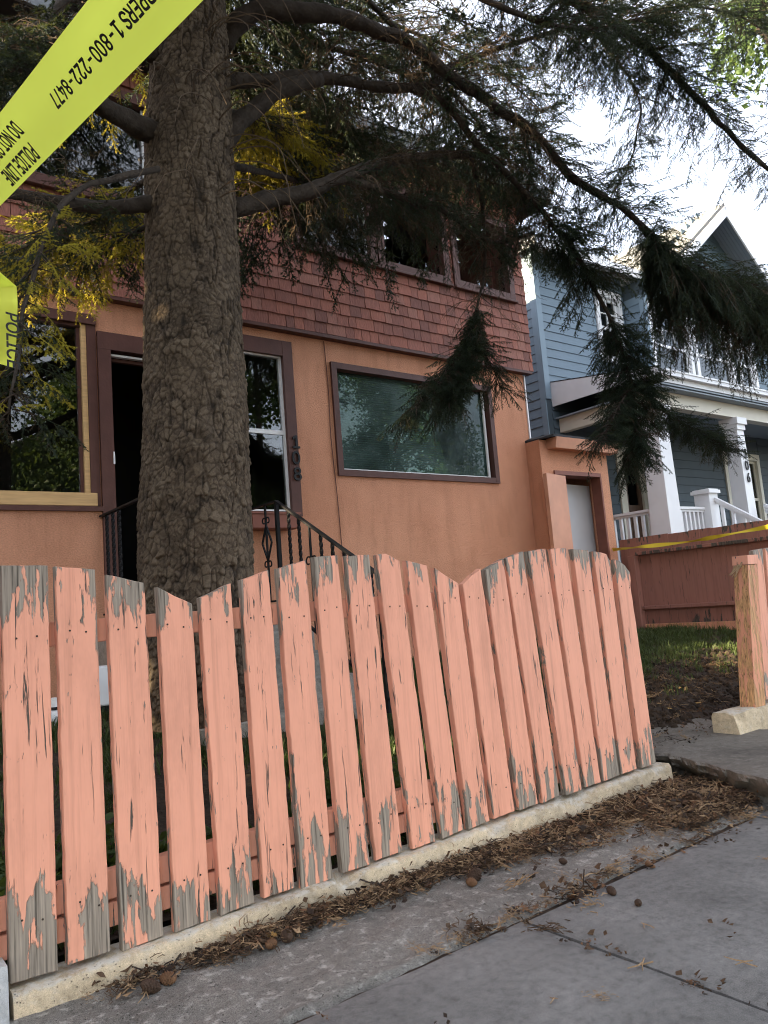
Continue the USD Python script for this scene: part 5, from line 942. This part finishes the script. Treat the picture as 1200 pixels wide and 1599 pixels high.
# bare dead twigs hanging over the trunk
VT = []
for k in range(34):
    z0 = 3.0+fq.random()*1.4; a = -math.pi*(0.15+0.75*fq.random()); r = np.interp(z0, tz, tr); c = np.array([np.interp(z0, tz, tx)+math.cos(a)*r, 3.4+math.sin(a)*r, z0]); d = np.array([math.cos(a)*0.7, math.sin(a)*0.7, 0.3]); pts = [c]
    for _ in range(14): d = d+np.array([fq.normal()*0.16, fq.normal()*0.10, -0.17]); d /= np.linalg.norm(d); pts.append(pts[-1]+d*(0.028+0.035*fq.random()))
    VT.append(tube(pts, np.linspace(0.0042, 0.0014, 15), 4, cap=False))
part(sp, 'dead_twigs', VT, 'dead_twig', kind='stuff', label='bare dead twigs hanging over the trunk')
dirs = np.array(INST['d']); up = np.array(INST['u'], float)+fq.normal(size=(len(dirs), 3))*0.25
scatter('/World/spruce_tree/foliage', PROTO, np.array(INST['p']), frames(dirs, up).as_quat(), INST['s'], INST['i'], label='hanging needle sprays, dark green and rusty', loc=(1.50, 3.4, 0.15))
print('spruce sprays', len(INST['p']))

# ------------------------------------------------------------------ broad leaved trees
def leaf_cluster(seed, n=34, r=0.30, sz=0.075):
    q = np.random.default_rng(seed); V, F = [], []
    for i in range(n):
        p = q.normal(size=3); p = p/np.linalg.norm(p)*r*q.random()**0.4; d = q.normal(size=3)*0.8+np.array([0, 0, -0.5]); d /= np.linalg.norm(d); w = np.cross(d, q.normal(size=3)); w /= np.linalg.norm(w); s = sz*(0.7+0.6*q.random())
        nn = np.cross(d, w); V += [p, p+d*s*0.5+w*s*0.32+nn*s*0.08, p+d*s, p+d*s*0.5-w*s*0.32+nn*s*0.08]; F += [[4*i, 4*i+1, 4*i+2], [4*i, 4*i+2, 4*i+3]]
    return np.array(V), np.array(F)
LEAFP = [[('leaves', leaf_cluster(500+k), 'broad_leaf', False)] for k in range(4)]
def leafy_tree(x, y, h, z0, rx, n, label, seed, trunk_r=0.14, group=None, sc=1.0, name='leafy_tree'):
    q = np.random.default_rng(seed); t = thing(name, label, 'tree', (x, y, 0), group); top = h; c = np.array([x, y, (z0+top)/2])
    tk = spline([(x, y, -0.1), (x+q.normal()*0.08, y+q.normal()*0.08, z0*0.6), (x+q.normal()*0.15, y+q.normal()*0.15, z0+0.3*(top-z0)), (x+q.normal()*0.2, y+q.normal()*0.2, top-0.4)], 0.25)
    part(t, 'trunk', tube(tk, np.linspace(trunk_r, 0.02, len(tk)), 9), 'tree_bark', smooth=True); cl = []
    for k in range(16):
        a = q.random()*6.283; e = q.random(); p = c+np.array([math.cos(a)*rx*0.72*(0.4+0.6*q.random()), math.sin(a)*rx*0.72*(0.4+0.6*q.random()), (e-0.5)*(top-z0)*0.85]); cl.append((p, rx*(0.30+0.22*q.random())))
        s0 = tk[int(len(tk)*(0.4+0.45*e))]; part(t, 'limb', tube(spline([s0, (s0+p)/2+q.normal(size=3)*0.15, p], 0.3), [0.035, 0.008] if False else 0.018, 5), 'tree_bark')
    P, D, S = [], [], []
    while len(P) < n:
        p, r = cl[q.integers(len(cl))]; u = q.normal(size=3); u /= np.linalg.norm(u); P.append(p+u*r*q.random()**0.45*np.array([1, 1, 0.8])); D.append(q.normal(size=3)); S.append(sc*(0.7+0.6*q.random()))
    scatter(str(t.GetPath())+'/crown', LEAFP, np.array(P), frames(np.array(D)).as_quat(), S, q.integers(0, 4, n), loc=(x, y, 0), label='leafy crown'); return t
leafy_tree(9.8, 3.2, 10.8, 6.9, 2.0, 260, 'light green leafy tree rising over the top right corner', 1, sc=1.0)
leafy_tree(-6.6, 7.4, 5.15, 0.7, 2.1, 1300, 'round leafy tree added out of view at left to block the sun, farthest from the street', 2, sc=1.6)  # unseen trees added at left to keep low sun off fence and ground
leafy_tree(-6.3, 2.6, 7.0, 0.7, 2.3, 2300, 'round leafy tree added out of view at left to block the sun, beside the fence', 3, sc=1.6)
leafy_tree(-5.6, 4.85, 7.0, 0.6, 0.95, 900, 'slim tall leafy tree added out of view at left to block the sun, between the two round ones', 9, sc=1.3, trunk_r=0.09)  # unseen, added to close the sun gap between the round crowns
leafy_tree(-6.6, -0.8, 5.6, 0.8, 2.1, 1300, 'round leafy tree added out of view at left to block the sun, nearest the street', 4, sc=1.6)
for k, (x, y, hh, lab) in enumerate([(5.6, -7.4, 9.5, 'tall leafy street tree across the road, second from the left'), (11.0, -7.8, 11.0, 'tall leafy street tree across the road, third from the left'), (16.5, -8.0, 10.5, 'tall leafy street tree across the road, farthest right'), (0.5, -7.6, 10.5, 'tall leafy street tree across the road, farthest left'), (8.4, -12.5, 12, 'tall leafy tree behind the street trees, in front of the pale house')]):
    leafy_tree(x, y, hh, 1.9, 3.0, 1150, lab, 20+k, sc=1.7, trunk_r=0.2)
oh = thing('pale_house', 'pale house across the street seen only in the window reflections', 'house', (7, -20, 0))
part(oh, 'wall', bx(3, 12, -26, -18, -0.2, 6.2), 'far_stucco'); part(oh, 'roof', hexa([(2.4, -26.5, 6.2), (2.4, -26.5, 6.3), (2.4, -17.5, 6.2), (2.4, -17.5, 6.3), (7.5, -26.5, 8.6), (7.5, -26.5, 8.7), (7.5, -17.5, 8.6), (7.5, -17.5, 8.7)]), 'roof_grey'); part(oh, 'roof', hexa([(7.5, -26.5, 8.6), (7.5, -26.5, 8.7), (7.5, -17.5, 8.6), (7.5, -17.5, 8.7), (12.6, -26.5, 6.2), (12.6, -26.5, 6.3), (12.6, -17.5, 6.2), (12.6, -17.5, 6.3)]), 'roof_grey')
for xx in (4.2, 7.0, 9.8): w = part(oh, 'window', bx(xx, xx+1.2, -18.0, -17.96, 3.6, 5.0), 'white_paint'); part(w, 'pane', bx(xx+0.08, xx+1.12, -17.96, -17.95, 3.7, 4.9), 'room_dark')

# ------------------------------------------------------------------ grass, litter, cones, leaves
def tuft(seed, n=13, h=0.065):
    q = np.random.default_rng(seed); V, F = [], []
    for i in range(n):
        p = np.r_[q.normal(size=2)*0.022, 0]; a = q.random()*6.283; hh = h*(0.5+0.8*q.random()); ln = np.array([math.cos(a), math.sin(a), 0])*hh*(0.2+0.6*q.random()); w = np.array([-math.sin(a), math.cos(a), 0])*0.0028
        m = p+ln*0.35+np.array([0, 0, hh*0.65]); t = p+ln+np.array([0, 0, hh*0.95]); k = len(V); V += [p-w, p+w, m-w*0.7, m+w*0.7, t]; F += [[k, k+1, k+3], [k, k+3, k+2], [k+2, k+3, k+4]]
    return np.array(V), np.array(F)
gq2 = np.random.default_rng(31); GP = []
while len(GP) < 6500:
    x, y = gq2.uniform(0.3, 8.15), gq2.uniform(2.66, 5.9)
    if (1.7 < x < 3.05 and y > 4.0) or ((x-1.47)**2+(y-3.4)**2 < 0.16): continue
    d = 1.0 if x < 3.5 else float(smooth((y-3.25-0.35*(meshkit.noise(np.array([x*2.0, y*2.0, 0.5]))-0.5))/0.7))
    if gq2.random() < d*(0.08+1.1*np.clip(meshkit.fbm(np.array([x*3.3, y*3.3, 3.0]), 3)-0.35, 0, 1)*2.2): GP.append((x, y))
GP = np.array(GP); gz = yard(GP[:, 0], GP[:, 1])-0.004
def yawq(n, q, tilt=0.15): return Rotation.from_euler('zyx', np.c_[q.random(n)*6.283, q.normal(size=(n, 2))*tilt]).as_quat()
scatter('/World/grass', [[('blades', tuft(600+k), 'grass_blade', False)] for k in range(4)], np.c_[GP, gz], yawq(len(GP), gq2), 0.6+0.7*gq2.random(len(GP)), gq2.integers(0, 4, len(GP)), label='patchy green grass on the yard behind the fence')
# leafy weeds behind the left pickets
wq = np.random.default_rng(8); n = 260; WP = np.c_[wq.uniform(0.4, 2.6, n), wq.uniform(2.66, 3.3, n)]; WP = WP[(WP[:, 0]-1.47)**2+(WP[:, 1]-3.4)**2 > 0.18]
scatter('/World/weeds', [[('leaves', leaf_cluster(700+k, 26, 0.09, 0.045), 'broad_leaf', False)] for k in range(3)], np.c_[WP, yard(WP[:, 0], WP[:, 1])+0.05], yawq(len(WP), wq, 0.6), 0.7+0.7*wq.random(len(WP)), wq.integers(0, 3, len(WP)), label='low leafy weeds at the foot of the fence on the yard side')
def chips(seed, n, L, w, curved=True, flat=False):
    q = np.random.default_rng(seed); ms = []
    for i in range(n):
        a = q.random()*6.283; l = L*(0.5+0.8*q.random()); p = np.r_[q.normal(size=2)*0.02, 0.003+q.random()*0.010]; d = np.array([math.cos(a), math.sin(a), q.normal()*0.18])
        if flat:
            s = np.array([-math.sin(a), math.cos(a), q.normal()*0.4])*w*(0.5+q.random()); v = np.array([p-d*l/2, p+s, p+d*l/2+[0, 0, 0.004], p-s+[0, 0, 0.003*q.normal()]]); ms.append((v, np.array([[0, 1, 2], [0, 2, 3]])))
        else:
            b = np.array([-math.sin(a), math.cos(a), 0])*l*0.22*q.normal()+[0, 0, l*0.06*q.random()]; ms.append(tube([p-d*l/2, p+b, p+d*l/2], [w, w, w*0.6], 3, cap=False))
    return cat(ms)
LP = [[('needles', chips(800, 30, 0.022, 0.0009), 'litter', False)], [('needles', chips(801, 30, 0.02, 0.0009), 'litter_pale', False)], [('twigs', chips(802, 3, 0.05, 0.0019), 'litter_dark', False)], [('twigs', chips(803, 3, 0.055, 0.0018), 'litter_pale', False)],
      [('flakes', chips(804, 8, 0.016, 0.006, flat=True), 'litter', False)], [('flakes', chips(805, 8, 0.014, 0.006, flat=True), 'cone_brown', False)], [('flakes', chips(806, 6, 0.018, 0.007, flat=True), 'litter_dark', False)], [('flakes', chips(807, 3, 0.015, 0.006, flat=True), 'litter_pale', False)]]
lq = np.random.default_rng(55); P_ = []
def lit_add(n, fx, fy, zz=0.002, pile=0.0):
    for _ in range(n):
        x = fx(); y = fy(x); P_.append((x, y, zz+pile*lq.random()))
wband = lambda x: 0.028+0.030*max(0, x-0.6)*meshkit.noise(np.array([x*3.1, 0.3, 0.0]))+0.03*meshkit.noise(np.array([x*6, 1.3, 0.0]))
lit_add(1900, lambda: 0.66+3.0*lq.random()**0.62, lambda x: 2.452-abs(lq.normal())*wband(x), pile=0.010)
lit_add(750, lambda: lq.uniform(2.0, 4.3), lambda x: 2.44-lq.random()**1.5*0.40*min(1, (x-1.6)/1.4), pile=0.006)
lit_add(1800, lambda: lq.uniform(3.02, 3.70), lambda x: lq.uniform(1.98, 2.62), pile=0.022)
lit_add(150, lambda: 1.5+2.3*lq.random(), lambda x: 1.925+lq.normal()*(0.014+0.07*max(0, (x-1.9)/1.5))*(0.3+1.4*meshkit.noise(np.array([x*5.0, 7.7, 0.0]))), zz=-0.004, pile=0.004)
lit_add(26, lambda: 1.895+lq.normal()*0.006, lambda x: lq.uniform(0.5, 1.9), zz=-0.012, pile=0.004)
lit_add(55, lambda: lq.uniform(0.8, 4.0), lambda x: lq.uniform(1.0, 2.42))
P_ = np.array(P_)
scatter('/World/needle_litter', LP, P_, yawq(len(P_), lq, 0.25), 0.75+1.25*lq.random(len(P_))**2, lq.choice(8, len(P_), p=[.19, .16, .08, .10, .15, .12, .09, .11]), label='brown drift of needles, cone scales and twigs along the kerb foot')
# bits on the soil bank and the path slab
n = 2600; sx = lq.uniform(3.7, 6.4, n); sy = lq.uniform(2.62, 4.2, n); szz = np.maximum(yard(sx, sy), np.where((sx < 4.75) & (sy < 3.5), 0.142, 0))
keep = (szz > 0.143) | (lq.random(n) < 0.16); sx, sy, szz = sx[keep], sy[keep], szz[keep]
scatter('/World/soil_litter', LP, np.c_[sx, sy, szz], yawq(len(sx), lq, 0.4), 0.7+0.9*lq.random(len(sx)), lq.choice(8, len(sx), p=[.15, .04, .14, .03, .20, .06, .36, .02]), label='twigs and flakes on the dark soil beside the path')
clod = trimesh.creation.icosphere(2, 0.022); cv = np.array(clod.vertices); cl_ = []
for k in range(3): cl_.append([('clod', (cv*(0.7+0.7*meshkit.fbm(cv*70+k*9, 3, k)[:, None])*np.array([1, 1, .7]), np.array(clod.faces)), 'soil', True)])
n = 1500; sx = lq.uniform(4.2, 7.4, n); sy = lq.uniform(2.62, 4.1, n)
scatter('/World/soil_clods', cl_, np.c_[sx, sy, yard(sx, sy)+0.004], yawq(n, lq, 1.0), 0.3+1.1*lq.random(n)**2, lq.integers(0, 3, n), label='lumps of dark dug soil beside the path')
def cone_mesh(L, R, seed):
    nu, nv = 40, 40; U, W = np.meshgrid(np.linspace(0.001, 0.999, nu), np.linspace(0, 2*np.pi, nv, endpoint=False), indexing='ij')
    r = R*np.sin(np.pi*U**0.8)**0.6; rows = U*13; sp2 = W/(2*np.pi)*8; f = (rows % 1.0); g = np.abs(((sp2+0.5*np.floor(rows)) % 1.0)-0.5)*2
    r = r*(0.72+0.36*f*(1-g**2.5)); v = np.stack([(U-0.5)*L, r*np.cos(W), r*np.sin(W)], -1).reshape(-1, 3); i = np.arange(nu*nv).reshape(nu, nv); j = np.roll(i, -1, 1)
    return v, np.stack([i[:-1], i[1:], j[1:], j[:-1]], -1).reshape(-1, 4)
CONES = [(235, 1541, 'dark closed spruce cone lying at the left end of the litter', 'cone_dark', .075, .022, 0), (262, 1528, 'light brown upended spruce cone beside the dark one at left', 'cone_brown', .055, .020, 0), (466, 1448, 'reddish spruce cone standing against the kerb, left of middle', 'cone_brown', .045, .017, 0), (448, 1462, 'dark open spruce cone against the kerb, left of middle', 'cone_dark', .06, .021, 0), (424, 1474, 'pale brown spruce cone in front of the kerb, left of middle', 'cone_brown', .05, .017, 0),
 (742, 1367, 'dark fat spruce cone sunk in the litter below the middle of the fence', 'cone_dark', .07, .026, 0), (737, 1378, 'small brown spruce cone just in front of the dark fat one', 'cone_brown', .045, .017, 0), (832, 1327, 'tan spruce cone in the litter right of the middle', 'cone_brown', .045, .013, 0), (1016, 1351, 'lone brown spruce cone on the pavement at right', 'cone_brown', .04, .011, 0), (997, 1410, 'dark greenish spruce cone on the pavement right of the slab joint', 'cone_dark', .036, .012, 0), (955, 1391, 'dark crushed spruce cone on the pavement near the slab edge', 'cone_dark', .05, .015, 0), (880, 1345, 'dull spruce cone on the rough concrete strip', 'cone_dark', .04, .013, 0)]
cq = np.random.default_rng(6)
for px, py, lab, mt, L, R, zz in CONES:
    d = ray(px, py); p = np.array([0, 0, CAMH])+d*((R*0.75-CAMH)/d[2]); v, f = cone_mesh(L, R, 0); rot_ = Rotation.from_euler('zy', [cq.random()*6.28, cq.normal()*0.35]).as_matrix(); v = v@rot_.T+p
    single('spruce_cone', (v, f), mt, lab, 'cone', 'spruce cones on the pavement', smooth=True)
def dry_leaf(px, py, s, lab, mt, seed):
    q = np.random.default_rng(seed); d = ray(px, py); p = np.array([0, 0, CAMH])+d*((0.02-CAMH)/d[2]); t = np.linspace(0, 1, 9); w = np.sin(np.pi*t**0.8)*0.36*s; V = []
    for k in range(9):
        for o in (-1, -0.5, 0, 0.5, 1): V.append([(t[k]-0.5)*s, w[k]*o*(1+0.15*q.normal()), 0.10*s*o*o+0.06*s*math.sin(t[k]*5+seed)+0.01*s*q.normal()])
    V = np.array(V); i = np.arange(45).reshape(9, 5); f = np.stack([i[:-1, :-1], i[1:, :-1], i[1:, 1:], i[:-1, 1:]], -1).reshape(-1, 4)
    single('dry_leaf', (V@Rotation.from_euler('z', q.random()*6.28).as_matrix().T+p, f), mt, lab, 'leaf', smooth=True)
dry_leaf(1010, 1258, 0.085, 'curled orange dry leaf in the litter near the end of the kerb', 'dry_leaf', 1); dry_leaf(1180, 1240, 0.10, 'pale greenish dry leaf under the broken edge of the path', 'pale_leaf', 2); dry_leaf(425, 1463, 0.05, 'small tan dry leaf against the kerb beside the cones', 'dry_leaf', 3); dry_leaf(1075, 1268, 0.07, 'tan dry leaf in the litter right of the kerb end', 'dry_leaf', 4); dry_leaf(905, 1318, 0.05, 'reddish dry leaf at the pavement edge right of the middle', 'cone_brown', 5)
for k, (px, py) in enumerate([(1040, 1098), (1058, 1094), (1075, 1099), (1090, 1096), (1030, 1106), (1066, 1108)]):
    p = at(px, py, 3.15+0.1*(k % 3)); p[2] = float(yard(p[0], p[1]))+0.012; q = np.random.default_rng(k+90); v = np.array([p+q.normal(size=3)*np.array([.03, .03, .008]) for _ in range(5)])
    single('bark_chip', trimesh.convex.convex_hull(v), 'dry_leaf', 'orange wood chip lying with others on the dark soil at the path end', 'wood chip', 'orange chips on the soil')
